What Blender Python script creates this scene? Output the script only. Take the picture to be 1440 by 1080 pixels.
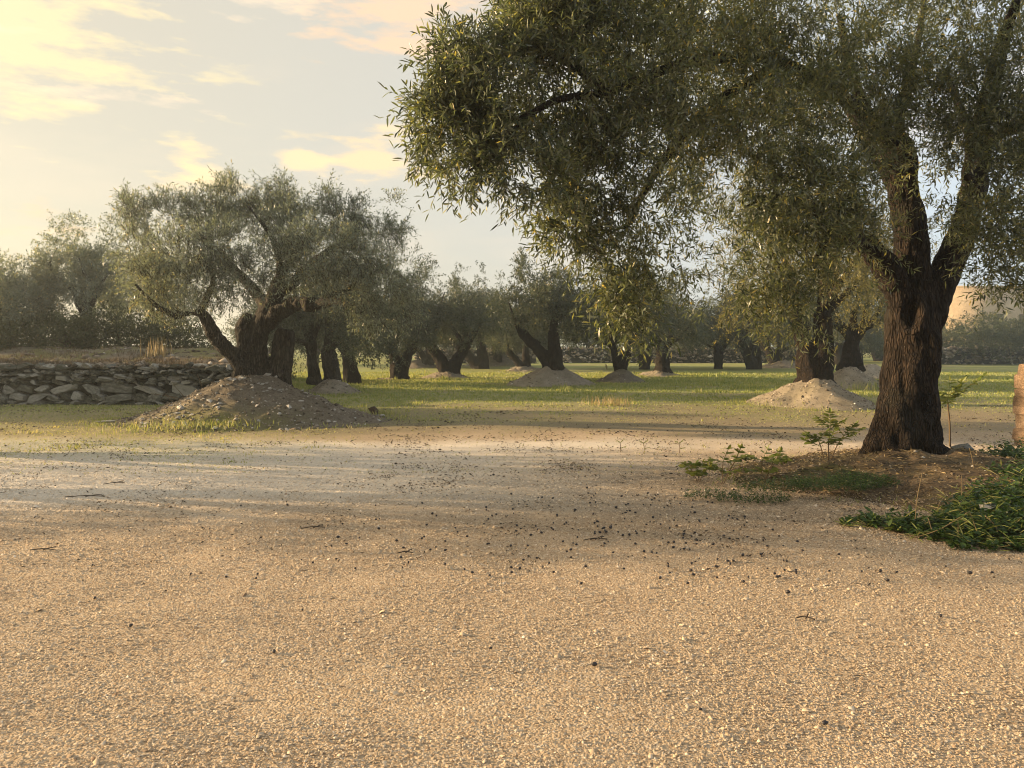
import bpy, math, random
import numpy as np
from mathutils import Vector

for o in list(bpy.data.objects):
    bpy.data.objects.remove(o)
S = bpy.context.scene
COL = S.collection
R = math.radians

# ------------------------------------------------------------------ camera
EYE = 1.6
cam_d = bpy.data.cameras.new('camera')
cam = bpy.data.objects.new('camera', cam_d)
COL.objects.link(cam)
cam.location = (0, 0, EYE)
cam.rotation_euler = (R(90), 0, 0)
cam_d.sensor_width = 36
cam_d.lens = 27
cam_d.shift_y = -56 / 1440
cam_d.clip_start = 0.05
cam_d.clip_end = 3000
S.camera = cam

# ------------------------------------------------------------------ light
SUN_AZ, SUN_EL = -80.0, 11.5          # degrees; azimuth from +Y, negative = left
sdir = Vector((math.sin(R(SUN_AZ)) * math.cos(R(SUN_EL)), math.cos(R(SUN_AZ)) * math.cos(R(SUN_EL)), math.sin(R(SUN_EL))))
sun_d = bpy.data.lights.new('sun', 'SUN')
sun_d.energy = 5.0
sun_d.angle = R(0.6)
sun_d.color = (1.0, 0.71, 0.40)
sun = bpy.data.objects.new('sun', sun_d)
COL.objects.link(sun)
sun.rotation_euler = (-sdir).to_track_quat('-Z', 'Y').to_euler()
sun.location = (-60, 10, 30)

SKY_STRENGTH = 0.109
EXPOSURE = 1.52
HAZE = 0.0017

W = bpy.data.worlds.new('World')
S.world = W
W.use_nodes = True
nt = W.node_tree
for n in list(nt.nodes):
    nt.nodes.remove(n)


def N(tree, typ, ins=None, **kw):
    n = tree.nodes.new(typ)
    for k, v in kw.items():
        setattr(n, k, v)
    for k, v in (ins or {}).items():
        s = n.inputs[k]
        if hasattr(v, 'is_output') or isinstance(v, bpy.types.NodeSocket):
            tree.links.new(v, s)
        else:
            s.default_value = v
    return n


def ramp(tree, fac, stops, interp='LINEAR'):
    n = tree.nodes.new('ShaderNodeValToRGB')
    cr = n.color_ramp
    cr.interpolation = interp
    while len(cr.elements) < len(stops):
        cr.elements.new(0.5)
    for e, (p, c) in zip(cr.elements, stops):
        e.position = p
        e.color = (c[0], c[1], c[2], 1) if not isinstance(c, (int, float)) else (c, c, c, 1)
    tree.links.new(fac, n.inputs[0])
    return n.outputs[0]


def math_(tree, op, a, b=0.0, c=0.0, clamp=False):
    n = tree.nodes.new('ShaderNodeMath')
    n.operation = op
    n.use_clamp = clamp
    for i, v in enumerate((a, b, c)):
        if isinstance(v, bpy.types.NodeSocket):
            tree.links.new(v, n.inputs[i])
        else:
            n.inputs[i].default_value = v
    return n.outputs[0]


def mixc(tree, fac, a, b, blend='MIX'):
    n = tree.nodes.new('ShaderNodeMix')
    n.data_type = 'RGBA'
    n.blend_type = blend
    for s, v in ((n.inputs[0], fac), (n.inputs[6], a), (n.inputs[7], b)):
        if isinstance(v, bpy.types.NodeSocket):
            tree.links.new(v, s)
        elif isinstance(v, (int, float)):
            s.default_value = v
        else:
            s.default_value = (v[0], v[1], v[2], 1)
    return n.outputs[2]


def build_world():
    sky = N(nt, 'ShaderNodeTexSky', sky_type='NISHITA', sun_disc=False, sun_elevation=R(SUN_EL), sun_rotation=R(SUN_AZ),
            altitude=100.0, air_density=1.0, dust_density=3.0, ozone_density=1.0)
    tc = N(nt, 'ShaderNodeTexCoord')
    d = tc.outputs['Generated']
    # layered thin cloud veil over the whole sky, warm towards the sun
    dot = N(nt, 'ShaderNodeVectorMath', {0: d, 1: tuple(sdir)}, operation='DOT_PRODUCT').outputs['Value']
    near = math_(nt, 'MULTIPLY_ADD', dot, 0.5, 0.5, True)
    veilc = ramp(nt, near, [(0.0, (2.6, 2.7, 2.8)), (0.36, (2.5, 2.75, 2.95)), (0.56, (2.5, 2.4, 2.15)), (0.74, (2.55, 2.33, 1.86)), (0.85, (2.5, 2.2, 1.6)), (1.0, (3.0, 2.4, 1.45))])
    base = mixc(nt, 0.86, sky.outputs[0], veilc)
    st = N(nt, 'ShaderNodeMapping', {0: d, 3: (2.2, 2.2, 9.0)})
    nz = N(nt, 'ShaderNodeTexNoise', {0: st.outputs[0], 'Scale': 1.3, 'Detail': 7.0, 'Roughness': 0.55})
    nz2 = N(nt, 'ShaderNodeTexNoise', {0: st.outputs[0], 'Scale': 4.5, 'Detail': 8.0, 'Roughness': 0.6})
    streak = ramp(nt, nz.outputs[0], [(0.50, 0.0), (0.72, 1.0)])
    out = mixc(nt, math_(nt, 'MULTIPLY', streak, 0.35), base, (3.7, 3.0, 2.2))
    # single cloud banks: (pixel-free) directions given as azimuth tangent / elevation tangent
    banks = [(-0.66, 0.41, 0.21, 0.10, (3.9, 3.2, 1.85), 0.8), (-0.17, 0.245, 0.085, 0.034, (4.0, 3.05, 1.75), 0.8),
             (-0.275, 0.237, 0.05, 0.022, (4.0, 3.1, 1.85), 0.85), (-0.40, 0.225, 0.06, 0.030, (4.0, 3.15, 1.85), 0.95),
             (-0.63, 0.165, 0.10, 0.022, (3.7, 2.7, 1.7), 0.8), (-0.11, 0.455, 0.2, 0.075, (3.6, 2.6, 1.75), 0.9),
             (-0.35, 0.47, 0.12, 0.04, (3.8, 3.05, 2.2), 0.6), (-0.53, 0.325, 0.13, 0.014, (3.7, 3.0, 2.2), 0.6),
             (0.35, 0.50, 0.2, 0.05, (3.3, 3.0, 2.8), 0.5), (0.95, 0.35, 0.25, 0.04, (3.3, 3.0, 2.7), 0.6),
             (-1.4, 0.35, 0.3, 0.06, (5.0, 3.9, 2.1), 0.8), (-1.7, 0.7, 0.4, 0.1, (4.5, 3.6, 2.2), 0.7)]
    for u, v, su, sv, c, a in banks:
        cd = Vector((u, 1, v)).normalized()
        df = N(nt, 'ShaderNodeVectorMath', {0: d, 1: tuple(cd)}, operation='SUBTRACT').outputs[0]
        sc = N(nt, 'ShaderNodeVectorMath', {0: df, 1: (1 / su, 1 / su, 1 / sv)}, operation='MULTIPLY').outputs[0]
        ln = N(nt, 'ShaderNodeVectorMath', {0: sc}, operation='LENGTH').outputs['Value']
        k = math_(nt, 'SUBTRACT', 1.0, ln)
        k = math_(nt, 'ADD', k, math_(nt, 'MULTIPLY_ADD', nz2.outputs[0], 4.0, -2.1))
        k = math_(nt, 'MULTIPLY', math_(nt, 'SMOOTHSTEP' if False else 'MULTIPLY', k, 1.8, clamp=True), a)
        k = math_(nt, 'MULTIPLY', k, ramp(nt, ln, [(0.0, 1.0), (1.0, 0.0)]) if False else math_(nt, 'SUBTRACT', 1.9, ln, clamp=True))
        out = mixc(nt, k, out, c)
    bg = N(nt, 'ShaderNodeBackground', {0: out, 1: SKY_STRENGTH})
    ow = N(nt, 'ShaderNodeOutputWorld')
    nt.links.new(bg.outputs[0], ow.inputs[0])


build_world()
S.view_settings.view_transform = 'Standard'
S.view_settings.look = 'None'
S.view_settings.exposure = EXPOSURE
S.view_settings.gamma = 1.0
S.view_settings.use_curve_mapping = False
S.render.engine = 'CYCLES'
S.cycles.max_bounces = 6
S.cycles.diffuse_bounces = 3
S.cycles.transmission_bounces = 4
S.cycles.volume_bounces = 1
S.cycles.use_denoising = True
S.cycles.filter_width = 1.05

# ------------------------------------------------------------------ helpers
F = 1080.0


def P(px, py, D):
    return np.array([(px - 720) / F * D, D, EYE - (py - 484) / F * D])


def _hash(i, j, k, seed):
    n = (i * 374761393 + j * 668265263 + k * 1274126177 + seed * 974711) & 0xFFFFFFFF
    n = ((n ^ (n >> 13)) * 1274126177) & 0xFFFFFFFF
    n = ((n ^ (n >> 16)) * 2246822519) & 0xFFFFFFFF
    return ((n ^ (n >> 15)) & 0xFFFFFF) / float(0xFFFFFF)


def vn(p, seed=0):
    """value noise 0..1 for Nx3 points"""
    p = np.asarray(p, float)
    i = np.floor(p).astype(np.int64)
    f = p - i
    f = f * f * (3 - 2 * f)
    r = 0
    for a in (0, 1):
        for b in (0, 1):
            for c in (0, 1):
                w = (f[:, 0] if a else 1 - f[:, 0]) * (f[:, 1] if b else 1 - f[:, 1]) * (f[:, 2] if c else 1 - f[:, 2])
                r = r + w * _hash(i[:, 0] + a, i[:, 1] + b, i[:, 2] + c, seed)
    return r


def fbm(p, seed=0, o=4):
    p = np.asarray(p, float)
    r, a, t = 0, 1.0, 0
    for k in range(o):
        r = r + a * vn(p * 2 ** k, seed + k * 17)
        t += a
        a *= 0.5
    return r / t


def fb2(x, y, s, seed=0, o=4):
    return fbm(np.stack([np.asarray(x) * s, np.asarray(y) * s, np.zeros_like(np.asarray(x)) + 0.37], 1), seed, o)


def nrm(v):
    return v / np.maximum(np.linalg.norm(v, axis=-1, keepdims=True), 1e-9)


def sstep(a, b, x):
    t = np.clip((x - a) / (b - a), 0, 1)
    return t * t * (3 - 2 * t)


def gh(x, y):
    """ground height"""
    x = np.asarray(x, float)
    y = np.asarray(y, float)
    h = 0.05 * (fb2(x + 50, y * 1.3, 0.33, 3, 3) - 0.5) + 0.05 * (fb2(x, y, 0.09, 9, 2) - 0.5)
    return h * np.clip(1.2 - np.abs(y) / 120, 0.2, 1)


def gh1(x, y):
    return float(gh(np.array([x]), np.array([y]))[0])


def mk(name, V, loops, tot, mat, parent=None, attrs=None, smooth=False):
    me = bpy.data.meshes.new(name)
    V = np.asarray(V, np.float32)
    loops = np.asarray(loops, np.int32).ravel()
    tot = np.asarray(tot, np.int32)
    me.vertices.add(len(V))
    me.vertices.foreach_set('co', V.ravel())
    me.loops.add(len(loops))
    me.loops.foreach_set('vertex_index', loops)
    me.polygons.add(len(tot))
    st = np.zeros(len(tot), np.int32)
    st[1:] = np.cumsum(tot)[:-1]
    me.polygons.foreach_set('loop_start', st)
    me.polygons.foreach_set('loop_total', tot)
    if smooth:
        me.polygons.foreach_set('use_smooth', np.ones(len(tot), bool))
    for k, a in (attrs or {}).items():
        at = me.attributes.new(k, 'FLOAT', 'POINT')
        at.data.foreach_set('value', np.asarray(a, np.float32))
    me.update(calc_edges=True)
    me.validate()
    if mat is not None:
        me.materials.append(mat)
    return link(name, me, parent)


def link(name, me, parent=None):
    o = bpy.data.objects.new(name, me)
    COL.objects.link(o)
    if parent is not None:
        o.parent = parent
        o.matrix_parent_inverse.identity()
        o.location = -Vector(parent.location) if parent.type == 'EMPTY' and parent.parent is None else (0, 0, 0)
    return o


def empty(name, loc):
    o = bpy.data.objects.new(name, None)
    COL.objects.link(o)
    o.location = loc
    o.empty_display_size = 0.2
    return o


def tag(o, label=None, cat=None, group=None, kind=None):
    if label:
        o['label'] = label
    if cat:
        o['category'] = cat
    if group:
        o['group'] = group
    if kind:
        o['kind'] = kind
    return o


def catmull(pts, n):
    """pts: list of 4-vectors (xyz r) -> resampled"""
    p = np.asarray(pts, float)
    if len(p) == 2:
        t = np.linspace(0, 1, n)[:, None]
        return p[0] * (1 - t) + p[1] * t
    q = np.vstack([2 * p[0] - p[1], p, 2 * p[-1] - p[-2]])
    out = []
    m = len(p) - 1
    for s in np.linspace(0, m, n):
        i = min(int(s), m - 1)
        t = s - i
        a, b, c, d = q[i], q[i + 1], q[i + 2], q[i + 3]
        out.append(0.5 * (2 * b + (c - a) * t + (2 * a - 5 * b + 4 * c - d) * t * t + (3 * b - a - 3 * c + d) * t ** 3))
    out = np.array(out)
    out[:, 3] = np.maximum(out[:, 3], 0.004)
    return out


def tube(pts, sides=8, n=12, wob=0.0, seed=0, cap=True):
    q = catmull(pts, n)
    c, r = q[:, :3], q[:, 3]
    t = nrm(np.gradient(c, axis=0))
    ref = np.array([0.3, 0.2, 1.0]) if abs(t[0][2]) < 0.8 else np.array([1.0, 0.3, 0.1])
    V = []
    ang = np.linspace(0, 2 * np.pi, sides, endpoint=False)
    for i in range(n):
        u = np.cross(t[i], ref)
        u /= max(np.linalg.norm(u), 1e-6)
        v = np.cross(t[i], u)
        rr = np.full(sides, r[i])
        if wob:
            pp = c[i] + np.outer(np.cos(ang), u) * r[i] + np.outer(np.sin(ang), v) * r[i]
            rr = rr * (1 + wob * (vn(pp / max(r[i], .02) * 0.9, seed) - 0.5) * 2)
        V.append(c[i] + (np.cos(ang) * rr)[:, None] * u + (np.sin(ang) * rr)[:, None] * v)
    V = np.vstack(V)
    L, T = [], []
    for i in range(n - 1):
        for k in range(sides):
            a, b = i * sides + k, i * sides + (k + 1) % sides
            L += [a, b, b + sides, a + sides]
            T.append(4)
    if cap:
        L += list(range(sides))[::-1]
        T.append(sides)
        L += [(n - 1) * sides + k for k in range(sides)]
        T.append(sides)
    return V, L, T


def join(parts):
    V, L, T, off = [], [], [], 0
    for v, l, t in parts:
        V.append(v)
        L.append(np.asarray(l, np.int64) + off)
        T.append(np.asarray(t))
        off += len(v)
    return np.vstack(V), np.concatenate(L), np.concatenate(T)


def solid(name, tubes, mat, parent, voxel, flute=0.05, fscale=7.0, holes=(), seed=0):
    """tubes fused by a voxel remesh, then furrowed like old bark"""
    V, L, T = join([tube(p, 14, 6 * len(p), 0.12, seed + i) for i, p in enumerate(tubes)])
    tmp = mk('remesh_source', V, L, T, None)
    m = tmp.modifiers.new('r', 'REMESH')
    m.mode = 'VOXEL'
    m.voxel_size = voxel
    sm = tmp.modifiers.new('s', 'SMOOTH')
    sm.factor = 0.5
    sm.iterations = 4
    dg = bpy.context.evaluated_depsgraph_get()
    ev = tmp.evaluated_get(dg)
    me = bpy.data.meshes.new_from_object(ev)
    old = tmp.data
    bpy.data.objects.remove(tmp)
    bpy.data.meshes.remove(old)
    me.name = name
    nv = len(me.vertices)
    co = np.zeros(nv * 3)
    no = np.zeros(nv * 3)
    me.vertices.foreach_get('co', co)
    me.vertices.foreach_get('normal', no)
    co = co.reshape(-1, 3)
    no = no.reshape(-1, 3)
    warp = (vn(co * 1.6, seed + 5) - 0.5)[:, None] * np.array([1, 1, 0]) * 0.25
    q = (co + warp) * np.array([fscale, fscale, fscale * 0.13])
    a = 1 - np.abs(2 * vn(q, seed + 1) - 1)
    b = 1 - np.abs(2 * vn(q * 2.3, seed + 2) - 1)
    lump = vn(co * 2.6, seed + 3) - 0.5
    d = flute * (0.9 * (a - 0.6) + 0.45 * (b - 0.6)) + flute * 1.6 * lump
    for hc, hr, hd in holes:
        dd = np.linalg.norm((co - np.asarray(hc)) / np.array([1, 1, 1.5]), axis=1) / hr
        d = d - hd * np.exp(-dd ** 2 * 2.5) + 0.12 * hd * np.exp(-(dd - 1.25) ** 2 * 5)
    co = co + no * d[:, None]
    me.vertices.foreach_set('co', co.astype(np.float32).ravel())
    me.polygons.foreach_set('use_smooth', np.ones(len(me.polygons), bool))
    me.materials.clear()
    me.materials.append(mat)
    me.update()
    return link(name, me, parent)


# ------------------------------------------------------------------ materials
def new_mat(name):
    m = bpy.data.materials.new(name)
    m.use_nodes = True
    t = m.node_tree
    for n in list(t.nodes):
        t.nodes.remove(n)
    out = t.nodes.new('ShaderNodeOutputMaterial')
    return m, t, out


def leaf_mat(name, stops, back, trans=0.3, rough=0.5, tcol=1.6):
    m, t, out = new_mat(name)
    at = N(t, 'ShaderNodeAttribute', attribute_name='tint')
    fr = ramp(t, at.outputs['Fac'], stops)
    g = N(t, 'ShaderNodeNewGeometry')
    c = mixc(t, g.outputs['Backfacing'], fr, mixc(t, 0.3, back, fr)) if back else fr
    p = N(t, 'ShaderNodeBsdfPrincipled', {'Base Color': c, 'Roughness': rough, 'Specular IOR Level': 0.35})
    tr = N(t, 'ShaderNodeBsdfTranslucent', {0: mixc(t, 1.0, fr, (tcol, tcol * 0.95, tcol * 0.5), 'MULTIPLY')})
    mx = N(t, 'ShaderNodeMixShader', {0: trans, 1: p.outputs[0], 2: tr.outputs[0]})
    t.links.new(mx.outputs[0], out.inputs[0])
    return m


OLIVE = [(0.0, (0.018, 0.027, 0.014)), (0.35, (0.046, 0.061, 0.031)), (0.6, (0.10, 0.118, 0.055)), (0.8, (0.165, 0.165, 0.06)), (0.93, (0.27, 0.235, 0.07)), (1.0, (0.36, 0.28, 0.09))]
SILVER_HAZED = [(0.0, (0.048, 0.065, 0.052)), (0.4, (0.10, 0.126, 0.10)), (0.7, (0.17, 0.195, 0.15)), (0.92, (0.25, 0.245, 0.14)), (1.0, (0.33, 0.26, 0.11))]
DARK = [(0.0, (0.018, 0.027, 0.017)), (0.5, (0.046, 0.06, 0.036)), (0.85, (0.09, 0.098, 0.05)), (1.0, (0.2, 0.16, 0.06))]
M_leaf = leaf_mat('olive_leaf', OLIVE, (0.22, 0.245, 0.19), 0.4, 0.34, 2.3)
M_leafpale = leaf_mat('silver_hazed_olive_leaf', SILVER_HAZED, (0.33, 0.38, 0.34), 0.32, 0.36, 1.8)  # silvery leaf colour, paled further to imitate the haze over the left trees
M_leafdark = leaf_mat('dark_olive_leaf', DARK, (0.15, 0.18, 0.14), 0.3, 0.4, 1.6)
M_leafsunlit = leaf_mat('sunlit_olive_leaf', [(0.0, (0.035, 0.042, 0.016)), (0.4, (0.10, 0.098, 0.034)), (0.7, (0.20, 0.175, 0.05)), (1.0, (0.38, 0.30, 0.08))], (0.22, 0.22, 0.15), 0.36, 0.36, 2.0)  # yellower leaf colour standing in for low sun on the crown
M_shrub = leaf_mat('shrub_leaf', [(0, (0.03, 0.042, 0.02)), (0.6, (0.06, 0.075, 0.03)), (1, (0.12, 0.11, 0.045))], None, 0.25)
M_weed = leaf_mat('weed_leaf', [(0, (0.015, 0.038, 0.010)), (0.5, (0.042, 0.085, 0.020)), (0.88, (0.10, 0.15, 0.038)), (1, (0.27, 0.25, 0.10))], None, 0.3, 0.45)
M_sapling = leaf_mat('sapling_leaf', [(0, (0.07, 0.11, 0.02)), (0.6, (0.15, 0.18, 0.035)), (1, (0.27, 0.23, 0.06))], None, 0.4, 0.45)
M_grass = leaf_mat('grass_blade', [(0, (0.14, 0.185, 0.05)), (0.5, (0.27, 0.30, 0.09)), (0.75, (0.34, 0.32, 0.14)), (1, (0.42, 0.37, 0.22))], None, 0.3, 0.6)
M_litter = leaf_mat('dead_leaf', [(0, (0.025, 0.018, 0.012)), (0.6, (0.07, 0.05, 0.03)), (1, (0.16, 0.11, 0.06))], None, 0.1, 0.7)
M_straw = leaf_mat('dry_straw', [(0, (0.22, 0.16, 0.08)), (1, (0.42, 0.33, 0.18))], None, 0.2, 0.6)


def bark_mat(name, cols, sc=1.0):
    m, t, out = new_mat(name)
    tc = N(t, 'ShaderNodeTexCoord')
    mp = N(t, 'ShaderNodeMapping', {0: tc.outputs['Object'], 3: (22 * sc, 22 * sc, 3.2 * sc)})
    n1 = N(t, 'ShaderNodeTexNoise', {0: mp.outputs[0], 'Scale': 1.0, 'Detail': 8.0, 'Roughness': 0.65, 'Distortion': 0.6})
    mp2 = N(t, 'ShaderNodeMapping', {0: tc.outputs['Object'], 3: (34 * sc, 34 * sc, 7 * sc)})
    vo = N(t, 'ShaderNodeTexVoronoi', {0: mp2.outputs[0], 'Scale': 1.0}, feature='DISTANCE_TO_EDGE')
    n2 = N(t, 'ShaderNodeTexNoise', {0: tc.outputs['Object'], 'Scale': 1.7, 'Detail': 4.0})
    crack = ramp(t, vo.outputs['Distance'], [(0.0, 0.12), (0.22, 1.0)])
    c = ramp(t, n1.outputs[0], [(0.3, cols[0]), (0.52, cols[1]), (0.72, cols[2])])
    c = mixc(t, 0.85, c, crack, 'MULTIPLY')
    c = mixc(t, ramp(t, n2.outputs[0], [(0.52, 0.0), (0.68, 0.4)]), c, cols[3])
    h = math_(t, 'ADD', math_(t, 'MULTIPLY', n1.outputs[0], 0.9), math_(t, 'MULTIPLY', crack, 0.5))
    b = N(t, 'ShaderNodeBump', {'Height': h, 'Strength': 1.0, 'Distance': 0.055})
    p = N(t, 'ShaderNodeBsdfPrincipled', {'Base Color': c, 'Roughness': 0.9, 'Normal': b.outputs[0], 'Specular IOR Level': 0.2})
    t.links.new(p.outputs[0], out.inputs[0])
    return m


M_bark = bark_mat('olive_bark', [(0.008, 0.0055, 0.004), (0.028, 0.019, 0.013), (0.075, 0.051, 0.035), (0.042, 0.040, 0.030)])
M_barkgrey = bark_mat('grey_olive_bark', [(0.018, 0.015, 0.012), (0.055, 0.047, 0.038), (0.135, 0.118, 0.096), (0.08, 0.08, 0.064)], 0.8)


def rock_mat(name, a, b, c, scale=6.0, bump=0.5, rnd=True, dist=0.01, spread=.3):
    m, t, out = new_mat(name)
    tc = N(t, 'ShaderNodeTexCoord')
    oi = N(t, 'ShaderNodeObjectInfo')
    n1 = N(t, 'ShaderNodeTexNoise', {0: tc.outputs['Object'], 'Scale': scale, 'Detail': 8.0, 'Roughness': 0.65})
    n2 = N(t, 'ShaderNodeTexNoise', {0: tc.outputs['Object'], 'Scale': scale * 7, 'Detail': 6.0, 'Roughness': 0.7})
    k = math_(t, 'ADD', n1.outputs[0], math_(t, 'MULTIPLY_ADD', oi.outputs['Random'], spread, -spread * .5)) if rnd else n1.outputs[0]
    col = ramp(t, k, [(0.28, a), (0.5, b), (0.72, c)])
    col = mixc(t, 0.5, col, ramp(t, n2.outputs[0], [(0.3, 0.45), (0.6, 1.1)]), 'MULTIPLY')
    bu = N(t, 'ShaderNodeBump', {'Height': math_(t, 'ADD', n1.outputs[0], math_(t, 'MULTIPLY', n2.outputs[0], 0.35)), 'Strength': bump, 'Distance': dist})
    p = N(t, 'ShaderNodeBsdfPrincipled', {'Base Color': col, 'Roughness': 0.93, 'Normal': bu.outputs[0], 'Specular IOR Level': 0.15})
    t.links.new(p.outputs[0], out.inputs[0])
    return m


M_stone = rock_mat('wall_stone', (0.055, 0.057, 0.042), (0.145, 0.142, 0.118), (0.32, 0.31, 0.275), 5.0, 0.9, dist=0.03, spread=.55)
M_core = rock_mat('wall_core', (0.018, 0.017, 0.012), (0.035, 0.033, 0.024), (0.06, 0.055, 0.042), 4.0, 0.8, dist=0.05)
M_pillar = rock_mat('pillar_stone', (0.10, 0.07, 0.045), (0.24, 0.165, 0.11), (0.40, 0.30, 0.21), 14.0, 1.0)
M_pale = rock_mat('pale_stone', (0.28, 0.26, 0.23), (0.42, 0.40, 0.36), (0.55, 0.53, 0.5), 12.0, 0.4)
M_lump = rock_mat('brown_rock', (0.05, 0.035, 0.025), (0.10, 0.07, 0.05), (0.16, 0.12, 0.09), 12.0, 0.8)
M_house = rock_mat('ochre_plaster', (0.42, 0.32, 0.21), (0.46, 0.36, 0.24), (0.50, 0.40, 0.28), 0.6, 0.1, False)
M_frame = rock_mat('painted_wood', (0.10, 0.07, 0.05), (0.12, 0.09, 0.06), (0.15, 0.11, 0.08), 4.0, 0.1, False)
M_tile = rock_mat('roof_tile', (0.22, 0.11, 0.07), (0.30, 0.16, 0.10), (0.36, 0.21, 0.14), 3.0, 0.4, False)


def chip_mat(name, stops):
    m, t, out = new_mat(name)
    at = N(t, 'ShaderNodeAttribute', attribute_name='tint')
    c = ramp(t, at.outputs['Fac'], stops)
    p = N(t, 'ShaderNodeBsdfPrincipled', {'Base Color': c, 'Roughness': 0.9, 'Specular IOR Level': 0.2})
    t.links.new(p.outputs[0], out.inputs[0])
    return m


GRAV = [(0.0, (0.24, 0.16, 0.10)), (0.25, (0.40, 0.30, 0.20)), (0.6, (0.505, 0.40, 0.28)), (0.85, (0.59, 0.485, 0.36)), (1.0, (0.70, 0.61, 0.50))]
M_chip = chip_mat('gravel_chip', GRAV)
M_rubble = chip_mat('rubble_chip', [(0, (0.045, 0.035, 0.027)), (0.4, (0.13, 0.105, 0.078)), (0.75, (0.25, 0.21, 0.165)), (0.92, (0.38, 0.34, 0.285)), (1, (0.55, 0.52, 0.47))])


def plain(name, c, rough=0.5, spec=0.5):
    m, t, out = new_mat(name)
    n = N(t, 'ShaderNodeTexNoise', {'Scale': 40.0})
    p = N(t, 'ShaderNodeBsdfPrincipled', {'Base Color': mixc(t, n.outputs[0], tuple(x * 0.7 for x in c), tuple(x * 1.3 for x in c)), 'Roughness': rough, 'Specular IOR Level': spec})
    t.links.new(p.outputs[0], out.inputs[0])
    return m


M_fallen = plain('black_olive_skin', (0.012, 0.009, 0.012), 0.45)
M_fruit = plain('green_olive_skin', (0.17, 0.18, 0.05), 0.4)
M_twig = plain('twig_bark', (0.05, 0.038, 0.028), 0.9, 0.2)
M_stem = plain('sapling_bark', (0.11, 0.075, 0.04), 0.8, 0.2)


def ground_mat():
    m, t, out = new_mat('ground_gravel_grass')
    g = N(t, 'ShaderNodeNewGeometry')
    pos = g.outputs['Position']
    A = lambda nme: N(t, 'ShaderNodeAttribute', attribute_name=nme).outputs['Fac']
    vo = N(t, 'ShaderNodeTexVoronoi', {0: pos, 'Scale': 75.0, 'Randomness': 1.0}, feature='F1')
    sepc = N(t, 'ShaderNodeSeparateColor', {0: vo.outputs['Color']})
    n0 = N(t, 'ShaderNodeTexNoise', {0: pos, 'Scale': 14.0, 'Detail': 6.0, 'Roughness': 0.7})
    n1 = N(t, 'ShaderNodeTexNoise', {0: pos, 'Scale': 1.1, 'Detail': 5.0, 'Roughness': 0.6})
    n2 = N(t, 'ShaderNodeTexNoise', {0: pos, 'Scale': 45.0, 'Detail': 5.0, 'Roughness': 0.75})
    grav = ramp(t, sepc.outputs[0], GRAV)
    grav = mixc(t, 0.35, grav, (0.50, 0.39, 0.265))
    grav = mixc(t, 1.0, grav, (0.90, 0.89, 0.88), 'MULTIPLY')  # darkened to stand in for the self-shading of the loose chips
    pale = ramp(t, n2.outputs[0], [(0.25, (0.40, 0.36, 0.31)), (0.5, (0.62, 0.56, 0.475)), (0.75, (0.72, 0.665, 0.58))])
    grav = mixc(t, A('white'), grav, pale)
    soil = ramp(t, n2.outputs[0], [(0.3, (0.11, 0.09, 0.055)), (0.5, (0.23, 0.19, 0.12)), (0.72, (0.36, 0.31, 0.21))])
    grs = ramp(t, n0.outputs[0], [(0.3, (0.17, 0.205, 0.062)), (0.5, (0.26, 0.29, 0.098)), (0.7, (0.36, 0.35, 0.15))])
    grs = mixc(t, ramp(t, n2.outputs[0], [(0.45, 0.0), (0.7, 0.45)]), grs, (0.13, 0.13, 0.055))
    c = mixc(t, A('soil'), grav, soil)
    c = mixc(t, A('grass'), c, grs)
    lit = math_(t, 'MULTIPLY', A('litter'), ramp(t, n0.outputs[0], [(0.38, 0.25), (0.62, 1.0)]))
    c = mixc(t, lit, c, (0.10, 0.068, 0.038))
    c = mixc(t, 0.4, c, ramp(t, n1.outputs[0], [(0.25, (0.75, 0.75, 0.75)), (0.7, (1.12, 1.1, 1.06))]), 'MULTIPLY')
    h = math_(t, 'ADD', math_(t, 'MULTIPLY', vo.outputs['Distance'], -0.9), math_(t, 'ADD', n2.outputs[0], math_(t, 'MULTIPLY', n0.outputs[0], 1.6)))
    b = N(t, 'ShaderNodeBump', {'Height': h, 'Strength': 0.85, 'Distance': 0.014})
    p = N(t, 'ShaderNodeBsdfPrincipled', {'Base Color': c, 'Roughness': 0.95, 'Normal': b.outputs[0], 'Specular IOR Level': 0.1})
    t.links.new(p.outputs[0], out.inputs[0])
    return m


def mound_mat(name, a, b, c, moss):
    m, t, out = new_mat(name)
    g = N(t, 'ShaderNodeNewGeometry')
    pos = g.outputs['Position']
    at = N(t, 'ShaderNodeAttribute', attribute_name='moss').outputs['Fac']
    n1 = N(t, 'ShaderNodeTexNoise', {0: pos, 'Scale': 3.0, 'Detail': 8.0, 'Roughness': 0.7})
    n2 = N(t, 'ShaderNodeTexNoise', {0: pos, 'Scale': 30.0, 'Detail': 6.0, 'Roughness': 0.75})
    k = math_(t, 'ADD', math_(t, 'MULTIPLY', n1.outputs[0], 0.5), math_(t, 'MULTIPLY', n2.outputs[0], 0.5))
    col = ramp(t, k, [(0.32, a), (0.5, b), (0.68, c)])
    col = mixc(t, math_(t, 'MULTIPLY', at, ramp(t, n2.outputs[0], [(0.35, 0.3), (0.6, 1.0)])), col, moss)
    bu = N(t, 'ShaderNodeBump', {'Height': math_(t, 'ADD', n2.outputs[0], n1.outputs[0]), 'Strength': 1.0, 'Distance': 0.05})
    p = N(t, 'ShaderNodeBsdfPrincipled', {'Base Color': col, 'Roughness': 0.95, 'Normal': bu.outputs[0], 'Specular IOR Level': 0.1})
    t.links.new(p.outputs[0], out.inputs[0])
    return m


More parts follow.
